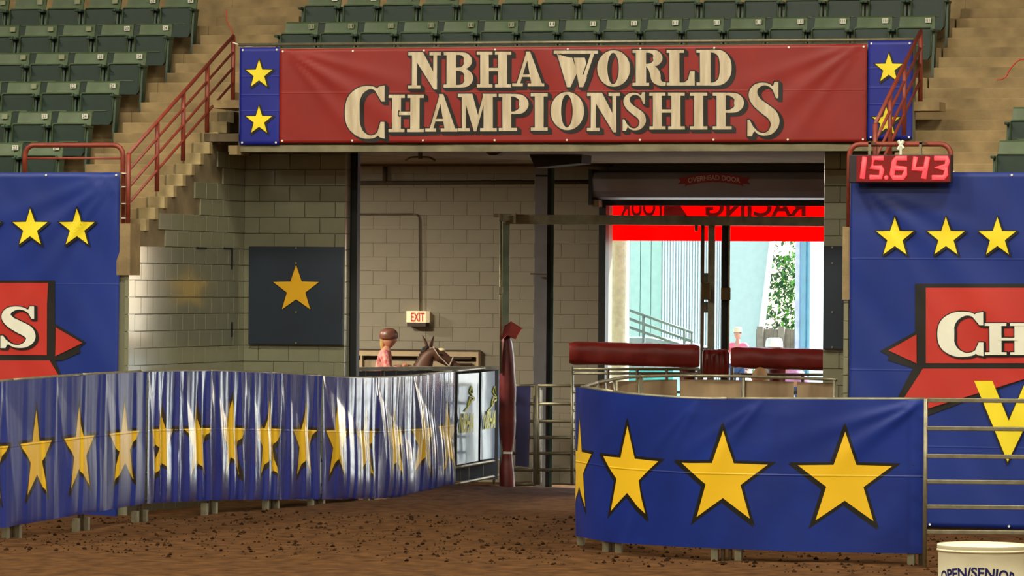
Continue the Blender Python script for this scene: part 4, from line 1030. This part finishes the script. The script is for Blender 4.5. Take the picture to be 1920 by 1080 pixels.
a = P(1125, 400, YB - .1); b = P(1138, 400, YB - .1); MB().box((a.x, YB - .16, -.1), (b.x, YB + .02, P(1130, 378, YB).z)).build('guide_track', M_steelk, rd)
a = P(1110, 380, Yh); MB().box((a.x, Yh, a.z - .06), (a.x + .10, Yh + .2, a.z + .04)).build('bracket', mat('bracket_tan', '6b5436', .7), rd)
# ribbon emblem
def rb_pt(u, v, l): # u 0..1 along, v 0..1 up ; arched ribbon
    px = 1271 + 136 * u; py = 348 - 17 * v - 6.5 * sin(pi * min(1, max(0, (u - .1) / .8))) + (0 if .12 < u < .88 else 2); p = P(px, py, Yh - .02); return Vector((p.x, Yh - .024 - l, p.z))
mb = MB(); n = 24
for i in range(n + 1):
    u = .10 + .80 * i / n
    mb.v += [rb_pt(u, 0, 0), rb_pt(u, 1.0, 0)]
mb.f = [(2 * i, 2 * i + 2, 2 * i + 3, 2 * i + 1) for i in range(n)]; mb.mi = [0] * n
for u0, u1 in ((0, .13), (1, .87)): mb.add([rb_pt(u0, .25, -.004), rb_pt(u1, .2, -.004), rb_pt(u1, .95, -.004), rb_pt(u0, 1.0, -.004), rb_pt(u0 + (u1 - u0) * .3, .62, -.004)], [(0, 1, 2, 4), (4, 2, 3)] )
mb.build('ribbon', mat('ribbon_red', '8e1f28', .45, vary=.03), rd)
vs, fs = text_tris('OVERHEAD DOOR', .02); mb = MB(); mb.add([rb_pt(.14 + .72 * u, .22 + .56 * v, .004) for u, v in vs], fs); mb.build('lettering', mat('ribbon_text', 'c9a9a0', .5), rd)

# ================================================================== OUTDOORS
M_asph = mat('yard_ground', 'a5a193', .9, vary=.1, scale=1.5)
mb = MB(); mb.add([(-120, 9.6, -.14), (120, 9.6, -.14), (120, 220, -.14), (-120, 220, -.14)], [(0, 1, 2, 3)]); struct(mb.build('ground_yard', M_asph))
# red banner hung outside, seen from the back
YO = 9.75; a = P(1144, 360, YO); b = P(1545, 453, YO)
M_rtrans = mat('banner_red_backlit', 'e8120c', .6, vary=.03, trans=.85)
orb = MB().box((a.x, YO, b.z), (2.2, YO + .01, 4.6)).build('outdoor_banner', M_rtrans); tag(orb, 'bright red sunlit banner outside the doorway showing mirrored lettering', 'banner')
for xx in (a.x + .3, 0, 2.0): MB().box((xx, 9.6, 4.5), (xx + .05, YO + .02, 4.56)).build('wall_bracket', M_galv, orb)
def mirror_text(txt, px0, px1, y0, y1):
    vs, fs = text_tris(txt, .03); mb = MB()
    mb.add([(lambda p: (p.x, YO - .006, p.z))(P(px0 + (px1 - px0) * (1 - u), y1 + (y0 - y1) * v, YO)) for u, v in vs], fs); mb.build('lettering', mat('backlit_text', 'a80f0f', .6), orb)
mirror_text('RACING', 1323, 1511, 372, 406); mirror_text('YOUR', 1163, 1250, 372, 406)
mb = MB(); mb.poly([P(px, py, YO - .006) for px, py in ((1246, 365), (1262, 365), (1290, 406), (1244, 406))]); mb.build('dark_swoosh', MATS['backlit_text'], orb)
# round white column just outside
c = P(1161, 600, 11.2); r_ = (P(1179, 600, 11.2).x - P(1143, 600, 11.2).x) / 2
tag(MB().lathe((c.x, 11.2, -.15), [(r_ * 1.2, 0), (r_ * 1.2, .3), (r_, .32), (r_, 5.2), (0, 5.2)], 28).build('round_column', mat('column_stucco', 'cfc9a8', .9, vary=.08, scale=12, bump=.6, bscale=30), smooth=False), 'thick round stucco column just outside the door', 'column')
# ribbed metal building
YM = 36
rib = thing('metal_building', 'pale green ribbed metal building across the yard', 'building', tuple(P(1240, 640, YM)))
def ribwall(px0, px1, n, w, m, top, name, Y=YM, yb=-.14):
    x0_ = P(px0, 500, Y).x; x1_ = P(px1, 500, Y).x; mb = MB(); st_ = (x1_ - x0_) / n
    mb.box((x0_, Y + .08, yb), (x1_, Y + .3, top))
    for i in range(n): mb.box((x0_ + st_ * (i + .5 - w / 2), Y, yb), (x0_ + st_ * (i + .5 + w / 2), Y + .09, top))
    o = mb.build(name, m, rib); return o
ribwall(1100, 1241, 7, .94, mat('siding_green', 'a9cbb5', .6, vary=.04), 9, 'wide_siding'); ribwall(1241, 1345, 20, .5, mat('siding_white', 'e4f2ee', .5, vary=.03), 9, 'narrow_siding', YM - .1)
ribwall(1345, 1356, 3, .5, MATS['siding_white'], 9, 'narrow_siding', YM - .1)
# grey leaning wall with a white sloping edge
pts = [(1356, 330), (1449, 330), (1446, 440), (1417, 665), (1356, 665)]
gw = thing('tent_wall', 'smooth grey-green gable panel with a white sloping edge beside the tree', 'wall', tuple(P(1400, 660, 56)))
MB().prism([P(a, b, 56) for a, b in pts], (0, .2, 0)).build('panel', mat('panel_greygreen', 'a8b8a8', .7, vary=.03), gw)
MB().prism([P(a, b, 55.8) for a, b in ((1447, 330), (1453, 330), (1448, 450), (1423, 670), (1416, 670), (1443, 450))], (0, .3, 0)).build('edge_trim', mat('trim_white', 'f2f5f0', .5), gw)
# ramp handrail
rr_ = thing('ramp_handrail', 'grey three-pipe ramp handrail sloping down to the right in the yard', 'handrail', tuple(P(1207, 640, 24)))
for y0, y1 in ((581, 624), (597, 641), (613, 655)): MB().tube([P(1170, y0 - 3, 24), P(1300, y1, 24)], .028, 6).build('rail', M_frameg, rr_, smooth=True)
for px, y in ((1207, 592), (1284, 617), (1298, 622)): p = P(px, y, 24); MB().tube([(p.x, 24, -.1), p], .03, 6).build('post', M_frameg, rr_, smooth=True)
o = MB().prism([P(a, b, 24.5) for a, b in ((1165, 632), (1220, 634), (1310, 652), (1310, 840), (1165, 840))], (0, 1.2, 0)).build('ramp', mat('ramp_concrete', '8e9a90', .9), None); tag(o, 'grey concrete ramp below the yard handrail', 'ramp')
# board fence and blue-white building
wf = thing('board_fence', 'weathered grey board fence below the tree in the yard', 'fence', tuple(P(1460, 650, 34)))
for i in range(11):
    p0 = P(1418 + i * 8, 616, 34); p1 = P(1418 + i * 8 + 7.6, 616, 34); MB().box((p0.x, 34, -.1), (p1.x, 34.05, p0.z + random.uniform(-.02, .02))).build('board', mat('board_grey', '867a66', .85, vary=.15), wf)
for px in (1425, 1465, 1500): p0 = P(px, 612, 33.9); MB().box((p0.x - .06, 33.88, -.1), (p0.x + .06, 34.0, p0.z)).build('post', mat('board_grey', '867a66'), wf)
bb = thing('trailer', 'tall white and pale blue box building at the right of the doorway view', 'building', tuple(P(1520, 650, 20)))
def bx(px0, px1, Y, top, m, name, dep=.6): MB().box((P(px0, 500, Y).x, Y, -.1), (P(px1, 500, Y).x, Y + dep, top)).build(name, m, bb)
bx(1498, 1520, 22, 6, mat('siding_sky', '9fd0e2', .5, vary=.03), 'blue_panel'); bx(1519, 1600, 21.6, 6, mat('siding_bright', 'e6f6fa', .5, vary=.03), 'white_panel'); bx(1491, 1499, 21.9, 6, mat('siding_lilac', 'c9cfe6', .5), 'corner_strip')
MB().box((P(1511, 500, 21.95).x, 21.95, -.1), (P(1512.5, 500, 21.95).x, 22.0, 6)).build('drain_pipe', mat('drain_blue', '4d8fae', .5), bb)
tl = MB().box((P(1150, 700, 15).x, 15, -.14), (P(1262, 700, 15).x, 16.5, P(1200, 694, 15).z)).build('low_trailer', mat('teal_paint', '49b8b8', .5)); tag(tl, 'turquoise low box seen beneath the left padding roll', 'trailer')
# tree
tr = thing('tree', 'sunlit leafy tree beyond the board fence in the yard', 'tree', (P(1470, 600, 60).x, 60, 0))
c0 = P(1462, 540, 60)
tk = MB().tube([(c0.x + 1, 60, -.1), (c0.x + .9, 60, 2.2), (c0.x + .6, 60, 4.5)], [.22, .16, .08], 8); tk.build('trunk', mat('bark', '5b4a38', .9), tr, smooth=True)
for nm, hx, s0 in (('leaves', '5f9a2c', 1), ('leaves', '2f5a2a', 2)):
    random.seed(s0); mb = MB()
    for i in range(3600):
        u = random.gauss(0, .55); v = random.random() ** .8
        cx_ = c0.x + .5 + u * 1.5; cz_ = .5 + v * 4.4; cy_ = 60 + random.uniform(-.9, .9)
        if v > .72 and random.random() < .72: continue
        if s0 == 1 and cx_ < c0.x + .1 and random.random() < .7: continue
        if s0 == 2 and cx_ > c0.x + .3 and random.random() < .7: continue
        s = random.uniform(.06, .12); n1 = Vector((random.uniform(-1, 1), random.uniform(-1, 1), random.uniform(-1, 1))).normalized(); n2 = n1.cross(Vector((.3, .2, 1))).normalized()
        c = Vector((cx_, cy_, cz_)); mb.add([c - n1 * s, c + n2 * s * .5, c + n1 * s, c - n2 * s * .5], [(0, 1, 2, 3)])
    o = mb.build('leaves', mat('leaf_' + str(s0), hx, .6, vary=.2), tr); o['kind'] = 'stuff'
random.seed(11)

# ================================================================== BARREL
bc = D(1842, 1020, 30.3)
br = thing('barrel', 'white plastic drum reading OPEN/SENIOR at the bottom right corner', 'barrel', (bc.x, bc.y, bc.z - .90)); Rb = .317; zt = bc.z
Mb_ = mat('drum_white', 'efeccb', .4, vary=.04, scale=3, bump=.1)
MB().lathe((bc.x, bc.y, zt - .9), [(0, 0), (Rb * .97, 0), (Rb, .02), (Rb * .985, .05), (Rb * .985, .28), (Rb * 1.01, .30), (Rb * .985, .32), (Rb * .985, .58), (Rb * 1.01, .60), (Rb * .985, .62), (Rb * .985, .862), (Rb * .995, .868), (Rb * 1.012, .875), (Rb * 1.012, .895), (Rb * .99, .90), (Rb * .95, .90), (Rb * .94, .885), (0, .885)], 56).build('drum', Mb_, br, smooth=True).modifiers.new('e', 'EDGE_SPLIT').split_angle = radians(40)
MB().lathe((bc.x, bc.y, zt - .9), [(Rb * 1.012, .852), (Rb * 1.022, .856), (Rb * 1.022, .864), (Rb * 1.0, .868)], 56).build('rim_ring', Mb_, br, smooth=True)
vs, fs = text_tris('OPEN/SENIOR', .03); mb = MB()
v2 = []
for u, v in vs:
    th = (u - .5) * 1.95 - .27; hh = -.245 - .045 * ((u - .5) * 2) ** 2 + v * .078 - .0; th2 = th * (1 - .0 * v) + (u - .5) * .10 * v
    ang = YAW + th2 - pi / 2; v2.append((bc.x + (Rb * .99) * cos(ang), bc.y + (Rb * .99) * sin(ang), zt + hh + .02))
mb.add(v2, fs); mb.build('lettering', mat('drum_navy', '161a5e', .4), br)
# ================================================================== PEOPLE AND HORSES
def skin(verts, edges, radii, root=0, sub=2, M=None):
    me = bpy.data.meshes.new('s'); me.from_pydata([Vector(v) if M is None else M @ Vector(v) for v in verts], edges, [])
    ob = bpy.data.objects.new('s', me); COL.objects.link(ob)
    ob.modifiers.new('k', 'SKIN').use_smooth_shade = True; sb = ob.modifiers.new('u', 'SUBSURF'); sb.levels = sub; sb.render_levels = sub
    if not me.skin_vertices: 
        bpy.context.view_layer.update()
    for i, r in enumerate(radii):
        rr = r if isinstance(r, tuple) else (r, r); me.skin_vertices[0].data[i].radius = rr; me.skin_vertices[0].data[i].use_root = (i == root)
    dg = bpy.context.evaluated_depsgraph_get(); out = bpy.data.meshes.new_from_object(ob.evaluated_get(dg))
    bpy.data.objects.remove(ob); return out
def attach(me, name, m, parent, smooth=True):
    me.name = name; me.materials.clear(); me.materials.append(m)
    off = Vector(parent['_w']) if '_w' in parent.keys() else Vector((0, 0, 0))
    for v in me.vertices: v.co -= off
    if smooth: me.polygons.foreach_set('use_smooth', [True] * len(me.polygons))
    o = bpy.data.objects.new(name, me); COL.objects.link(o); o.parent = parent; return o
def chain(lst):
    vs, es, rs = [], [], []
    def add(pts, parent=None):
        prev = parent
        for p in pts:
            vs.append(p[:3]); rs.append(p[3]); i = len(vs) - 1
            if prev is not None: es.append((prev, i))
            prev = i
        return prev
    return vs, es, rs, add
M_skin = mat('skin', 'b0785c', .6, vary=.04)
def person(label, base, heading, J, hat, shirt, trous, boots, hair='5a3c22', S=1.0, dark=False):
    """J: joints in metres, x forward, y left, z up from base"""
    M = Matrix.Translation(base) @ Matrix.Rotation(heading, 4, 'Z') @ Matrix.Scale(S, 4)
    t = thing('person', label, 'person', tuple(base))
    V = lambda k: Vector(J[k])
    # body: one continuous surface
    vs, es, rs, add = chain(None)
    pel = add([(*V('pelvis'), .13)]); wa = add([(*V('pelvis').lerp(V('chest'), .5), .115)], pel); ch = add([(*V('chest'), .14)], wa)
    nk = add([(*V('neck'), .058)], ch); hd = add([(*V('neck').lerp(V('head'), .45), .056)], nk)
    for s, sy in (('l', 1), ('r', -1)):
        sh = add([(*V(s + 'sh'), .062)], ch); add([(*V(s + 'sh').lerp(V(s + 'el'), .5), .05), (*V(s + 'el'), .040), (*V(s + 'el').lerp(V(s + 'wr'), .5), .036), (*V(s + 'wr'), .026)], sh)
        hp = add([(*V(s + 'hip'), .095)], pel); add([(*V(s + 'hip').lerp(V(s + 'kn'), .5), .078), (*V(s + 'kn'), .056), (*V(s + 'kn').lerp(V(s + 'an'), .45), .054), (*V(s + 'an'), .036)], hp)
    attach(skin(vs, es, rs, 0, 2, M), 'body', M_skin, t)
    # head with a face
    hc = V('head'); mb = MB(); n = 18; face = Vector(J.get('face', (1, 0, 0))).normalized(); side_ = Vector((0, 0, 1)).cross(face).normalized()
    def hp_(f, s, u): return M @ (hc + face * f + side_ * s + Vector((0, 0, u)))
    ring = []
    for i in range(n + 1):
        v = -cos(pi * i / n); r = sin(pi * i / n)
        for j in range(n):
            a = 2 * pi * j / n; f = cos(a) * r; s = sin(a) * r; fx = f * .098; sx = s * (.075 if v > -.2 else .075 * (1 + (v + .2) * .45)); uz = v * .118
            if f > 0: fx *= 1 - .10 * max(0, -v)
            if f > .85 and -.35 < v < .15: fx += .022 * (1 - abs(v + .15) / .3) if abs(s) < .3 else 0     # nose
            if f > .8 and .08 < v < .3 and .2 < abs(s) < .55: fx -= .008                                    # eye sockets
            if f > .8 and -.62 < v < -.48: fx += .004                                                       # lips
            ring.append(hp_(fx, sx, uz))
    mb.add(ring, [(i * n + j, i * n + (j + 1) % n, (i + 1) * n + (j + 1) % n, (i + 1) * n + j) for i in range(n) for j in range(n)])
    hdo = mb.build('head', M_skin, t, smooth=True)
    for sg in (-1, 1):
        MB().ball(hp_(.086, sg * .030, .012), .010, 8).build('eye', M_blk, hdo); MB().ball(hp_(0, sg * .076, -.01), .03, 8, (.5, .4, 1)).build('ear', M_skin, hdo, smooth=True)
    MB().box((-.5, -.5, -.5), (.5, .5, .5), Matrix.Translation(hp_(.088, 0, -.062)) @ Matrix.Rotation(heading + atan2(face.y, face.x), 4, 'Z') @ Matrix.Diagonal((.014, .045, .010, 1))).build('mouth', mat('lips', '7e4038', .6), hdo, bevel=.003)
    hm = mat('hair_' + hair, hair, .7, vary=.15)
    mb = MB()
    for i in range(10):
        v = i / 9; r = .1 * cos(v * pi / 2)
        for j in range(n):
            a = 2 * pi * j / n; f = cos(a) * r; mb.v.append(hp_(f * 1.0 - .016, sin(a) * r * .86, .02 + .112 * sin(v * pi / 2)))
    mb.f = [(i * n + j, i * n + (j + 1) % n, (i + 1) * n + (j + 1) % n, (i + 1) * n + j) for i in range(9) for j in range(n)]; mb.mi = [0] * len(mb.f)
    hr = mb.build('hair', hm, t, smooth=True)
    attach(skin([hc + face * -.075 + Vector((0, 0, .03)), hc + face * -.088 + Vector((0, 0, -.07)), hc + face * -.09 + Vector((0, 0, -.17))], [(0, 1), (1, 2)], [.055, .045, .02], 0, 1, M), 'ponytail', hm, t)
    # hands: palm and five fingers
    for s, sy in (('l', 1), ('r', -1)):
        w = V(s + 'wr'); d = (w - V(s + 'el')).normalized(); dn = Vector((0, 0, -1)); sd_ = d.cross(dn).normalized(); pn = sd_.cross(d).normalized() * 1
        vs, es, rs, add = chain(None); p0 = add([(*w, .022), (*(w + d * .045), (.034)), (*(w + d * .075), .030)])
        for k in range(4):
            b = w + d * .07 + sd_ * (.012 - .0) * 0 + sd_ * (.030 - .020 * k); L = (.030, .034, .032, .025)[k]
            add([(*b, .010), (*(b + d * L), .009), (*(b + d * (L + .012) + dn * .022), .0085), (*(b + d * (L - .004) + dn * .040), .008)], p0)
        tb = w + d * .03 + sd_ * .032; add([(*tb, .012), (*(tb + d * .025 + sd_ * .018 + dn * .012), .010), (*(tb + d * .048 + sd_ * .012 + dn * .026), .009)], 1)
        attach(skin(vs, es, rs, 0, 1, M), 'hand', M_skin, t)
    # shirt
    vs, es, rs, add = chain(None)
    b0 = add([(*(V('pelvis') + Vector((0, 0, .03))), (.155, .14))]); b1 = add([(*V('pelvis').lerp(V('chest'), .5), (.135, .14))], b0); b2 = add([(*V('chest'), (.15, .17))], b1); add([(*(V('neck') - Vector((0, 0, .015))), .075)], b2)
    for s in ('l', 'r'):
        a = add([(*V(s + 'sh'), .078)], b2); add([(*V(s + 'sh').lerp(V(s + 'el'), .5), .066), (*V(s + 'el'), .056), (*V(s + 'el').lerp(V(s + 'wr'), .85), .040)], a)
    attach(skin(vs, es, rs, 0, 2, M), 'shirt', shirt, t)
    vs, es, rs, add = chain(None); b0 = add([(*(V('pelvis') + Vector((0, 0, .02))), (.15, .15))])
    for s in ('l', 'r'):
        a = add([(*V(s + 'hip'), .112)], b0); add([(*V(s + 'hip').lerp(V(s + 'kn'), .5), .092), (*V(s + 'kn'), .072), (*V(s + 'kn').lerp(V(s + 'an'), .5), .068), (*V(s + 'kn').lerp(V(s + 'an'), .93), .055)], a)
    attach(skin(vs, es, rs, 0, 2, M), 'trousers', trous, t)
    for s in ('l', 'r'):
        an = V(s + 'an'); attach(skin([an + Vector((0, 0, .10)), an, an + Vector((.01, 0, -.055)), an + Vector((.09, 0, -.065)), an + Vector((.16, 0, -.07))], [(0, 1), (1, 2), (2, 3), (3, 4)], [.055, .05, .042, .036, .024], 1, 2, M), 'boot', boots, t)
    if hat:
        kind, hmat, hm2 = hat; mb = MB(); c = .018
        dome = [(.112, -.005), (.122, .02), (.122, .055), (.108, .098), (.075, .128), (.035, .142), (0, .146)] if kind == 'helmet' else [(.100, .03), (.10, .05), (.096, .10), (.085, .13), (.05, .142), (0, .132)]
        for r, z in dome:
            for j in range(n): a = 2 * pi * j / n; mb.v.append(hp_(cos(a) * r * 1.1 - .006, sin(a) * r * .92, z + c))
        k = len(dome); mb.f = [(i * n + j, i * n + (j + 1) % n, (i + 1) * n + (j + 1) % n, (i + 1) * n + j) for i in range(k - 1) for j in range(n)]; mb.mi = [0] * len(mb.f)
        h = mb.build('helmet' if kind == 'helmet' else 'hat', hmat, t, smooth=True)
        if kind == 'helmet':
            mb = MB(); pts = []
            for j in range(9): a = -1.1 + 2.2 * j / 8; mb.v += [hp_(cos(a) * .118, sin(a) * .10, .035), hp_(cos(a) * .185 + .005, sin(a) * .085, .012)]
            mb.f = [(2 * j, 2 * j + 1, 2 * j + 3, 2 * j + 2) for j in range(8)]; mb.mi = [0] * 8; q = mb.build('visor', hm2, h); q.modifiers.new('t', 'SOLIDIFY').thickness = .008
            MB().tube([hp_(.02, sg * .096, .01) for sg in (1,)] + [hp_(.045, .055, -.09), hp_(.05, 0, -.118), hp_(.045, -.055, -.09), hp_(.02, -.096, .01)], .007, 5).build('chin_strap', M_blk, h)
            for a0 in (-.5, 0, .5): MB().tube([hp_(.125 * cos(z_) - .006, a0 * .12, .03 + .135 * sin(z_)) for z_ in [pi * .1 + pi * .8 * i / 8 for i in range(9)]], .006, 5).build('vent_ridge', hm2 if a0 == 0 else M_blk, h)
        else:
            mb = MB()
            for r in (.09, .14, .185):
                for j in range(24): a = 2 * pi * j / 24; mb.v.append(hp_(cos(a) * r * 1.1, sin(a) * r * .95, .045 + (.035 * (r - .09) / .09) * abs(sin(a)) - .0))
            mb.f = [(i * 24 + j, i * 24 + (j + 1) % 24, (i + 1) * 24 + (j + 1) % 24, (i + 1) * 24 + j) for i in range(2) for j in range(24)]; mb.mi = [0] * 48
            q = mb.build('brim', hmat, h, smooth=True); q.modifiers.new('t', 'SOLIDIFY').thickness = .006
    return t
STAND = dict(pelvis=(0, 0, .95), chest=(0, 0, 1.28), neck=(0, 0, 1.47), head=(.02, 0, 1.62), lsh=(0, .18, 1.40), rsh=(0, -.18, 1.40), lel=(.0, .25, 1.13), rel=(0, -.25, 1.13),
             lwr=(.10, .24, .92), rwr=(.10, -.24, .92), lhip=(0, .09, .90), rhip=(0, -.09, .90), lkn=(.03, .11, .50), rkn=(.0, -.11, .50), lan=(0, .12, .10), ran=(-.03, -.12, .10))
M_jean = mat('denim', '2c3c5c', .8, vary=.1, scale=20); M_boot = mat('boot_brown', '4a2f1c', .5)
M_pshirt = mat('shirt_pink_white', 'f0b0a4', .7, hex2='a8323a', scale=26, stretch=(1, 1, .6)); M_helm = mat('helmet_brown', '6e4536', .4, vary=.2, scale=20); M_visor = mat('helmet_silver', 'b9ae9c', .35)
rd_d = 60.0; rb_ = D(714, 900, rd_d)
SIT = dict(pelvis=(0, 0, 1.36), chest=(.04, 0, 1.66), neck=(.06, 0, 1.83), head=(.10, 0, 1.975), lsh=(.04, .17, 1.77), rsh=(.04, -.17, 1.77), lel=(.10, .22, 1.54), rel=(.10, -.22, 1.54),
           lwr=(.29, .08, 1.60), rwr=(.29, -.08, 1.60), lhip=(.02, .11, 1.32), rhip=(.02, -.11, 1.32), lkn=(.30, .33, 1.02), rkn=(.30, -.33, 1.02), lan=(.12, .34, .60), ran=(.12, -.34, .60))
person('rider in brown helmet and pink and white shirt sitting on the horse behind the fence', Vector((rb_.x, rb_.y, 0)), YAW, SIT, ('helmet', M_helm, M_visor), M_pshirt, M_jean, M_boot, 'a8854a')
M_coral = mat('shirt_coral', 'f0606a', .7, vary=.06); M_straw = mat('hat_straw', 'c9b487', .8); M_pinkl = mat('shirt_lilac', 'b97aa6', .7); M_whiteh = mat('hat_pale', 'd8dcd4', .7)
p = D(1383, 680, 103); st2 = dict(STAND)
person('person in straw hat and coral shirt standing in the sunlit yard', Vector((p.x, p.y, -.14)), YAW - pi / 2 - .3, st2, ('hat', M_straw, M_straw), M_coral, M_jean, M_boot, S=1.12)
p = D(1512, 680, 66.5)
ben = dict(STAND); ben.update(chest=(.22, 0, 1.20), neck=(.36, 0, 1.33), head=(.45, 0, 1.42), lsh=(.28, .17, 1.27), rsh=(.28, -.17, 1.27), lel=(.38, .2, 1.02), rel=(.38, -.2, 1.02), lwr=(.55, .1, .95), rwr=(.55, -.1, .95))
person('person in a lilac shirt bending just outside the door beside the white building', Vector((p.x, p.y, -.05)), YAW + 2.6, ben, ('hat', M_whiteh, M_whiteh), M_pinkl, M_jean, M_boot, S=1.28)
p = D(1424, 900, 55.6)
person('person whose fair head shows just below the right padding roll behind the round fence', Vector((p.x, p.y, -.05)), YAW + pi - .5, STAND, None, mat('shirt_white', 'd8d8d0', .8), M_jean, M_boot, 'b0875c', S=1.0)

def horse(label, base, heading, col, col2, dx=0.0, head='low'):
    M = Matrix.Translation(base) @ Matrix.Rotation(heading, 4, 'Z'); t = thing('horse', label, 'horse', tuple(base))
    m = mat('coat_' + col, col, .55, hex2=col2, scale=4)
    vs, es, rs, add = chain(None)
    b = add([(-.15, 0, 1.04, (.25, .29))]); ch = add([(.12, 0, 1.06, (.25, .30)), (.36, 0, 1.08, (.20, .27))], b); lo = add([(-.45, 0, 1.06, (.25, .26)), (-.74, 0, 1.10, (.24, .26))], b); rump = add([(-.98, 0, 1.06, (.15, .18))], lo)
    add([(-1.06, 0, .98, .05), (-1.12, 0, .70, .055), (-1.12, 0, .40, .035)], rump)
    nb = add([(.46, 0, 1.28, (.12, .19)), (.54, 0, 1.50, (.09, .15)), (.62, 0, 1.70, (.075, .11))], ch)
    hd = add([(.70, 0, 1.79, (.072, .085)), (.79, 0, 1.735, (.078, .105)), (.93, 0, 1.645, (.056, .072)), (1.06, 0, 1.555, (.046, .055)), (1.13, 0, 1.50, (.042, .045))], nb)
    for sy in (-1, 1):
        add([(.32, sy * .15, .86, .115), (.34, sy * .15, .66, .07), (.35, sy * .15, .45, .052), (.34, sy * .15, .42, .048), (.34, sy * .15, .18, .032), (.38, sy * .15, .10, .036), (.40, sy * .15, .05, .048)], ch)
        add([(-.72, sy * .16, .86, .15), (-.62, sy * .16, .68, .10), (-.84, sy * .16, .48, .058), (-.86, sy * .16, .42, .05), (-.80, sy * .16, .18, .035), (-.76, sy * .16, .10, .038), (-.74, sy * .16, .05, .048)], lo)
    body = attach(skin(vs, es, rs, 0, 2, M), 'body', m, t)
    for sy in (-1, 1):
        attach(skin([(.645 - sy * .025, sy * .05, 1.85), (.635 - sy * .045, sy * .065, 1.93), (.63 - sy * .085, sy * .07, 2.02)], [(0, 1), (1, 2)], [(.032, .024), (.034, .02), (.006, .005)], 0, 2, M), 'ear', m, t)
        MB().ball(M @ Vector((.80, sy * .074, 1.76)), .02, 8).build('eye', M_blk, t, smooth=True)
        MB().ball(M @ Vector((1.14, sy * .033, 1.51)), .012, 8).build('nostril', M_blk, t)
    mb = MB()
    mn = mat('mane_dark', '2a1a12', .8, vary=.2, scale=20)
    for i in range(12): f = i / 11; c = Vector((.63 - .26 * f, .02, 1.85 - .50 * f)); mb.tube([M @ c, M @ (c + Vector((-.06, .05, -.02))), M @ (c + Vector((-.06, .09, -.16)))], [.03, .03, .006], 6)
    mb.build('mane', mn, t, smooth=True)
    MB().ball(M @ Vector((.815, -.015, 1.815)), .05, 10, (1.3, .7, .5)).build('blaze', mat('blaze_white', 'e8dcae', .6), t, smooth=True)
    # saddle, bridle, reins
    le = mat('tack_leather', '5a3018', .5)
    attach(skin([(-.22, 0, 1.36), (-.05, 0, 1.30), (.12, 0, 1.34), (.2, 0, 1.40)], [(0, 1), (1, 2), (2, 3)], [(.14, .05), (.16, .05), (.12, .05), (.03, .04)], 1, 2, M), 'saddle', le, t)
    br_ = mat('bridle_pale', 'cfc6b4', .5)
    mb = MB(); mb.tube([M @ Vector(p) for p in ((.70, -.085, 1.86), (.78, -.092, 1.74), (.92, -.07, 1.60), (.98, -.06, 1.52))], .008, 5); mb.tube([M @ Vector(p) for p in ((.70, .085, 1.86), (.78, .092, 1.74), (.92, .07, 1.60), (.98, .06, 1.52))], .008, 5)
    for xx, zz, ry, rz in ((.95, 1.63, .066, .085),): mb.tube([M @ Vector((xx + .4 * rz * cos(a), ry * sin(a), zz + rz * cos(a))) for a in [2 * pi * i / 14 for i in range(15)]], .008, 5)
    mb.build('bridle', br_, t)
    for sy in (-1, 1): MB().tube([M @ Vector(p) for p in ((1.0, sy * .06, 1.54), (.85, sy * .14, 1.42), (.6, sy * .13, 1.50), (.36, sy * .06, 1.60))], .007, 5).build('rein', le, t)
    return t
horse('brown horse with a pale blaze under the rider, only its head showing over the fence', Vector((rb_.x + .02, rb_.y, .02)), YAW, '6b4430', '3e2417')
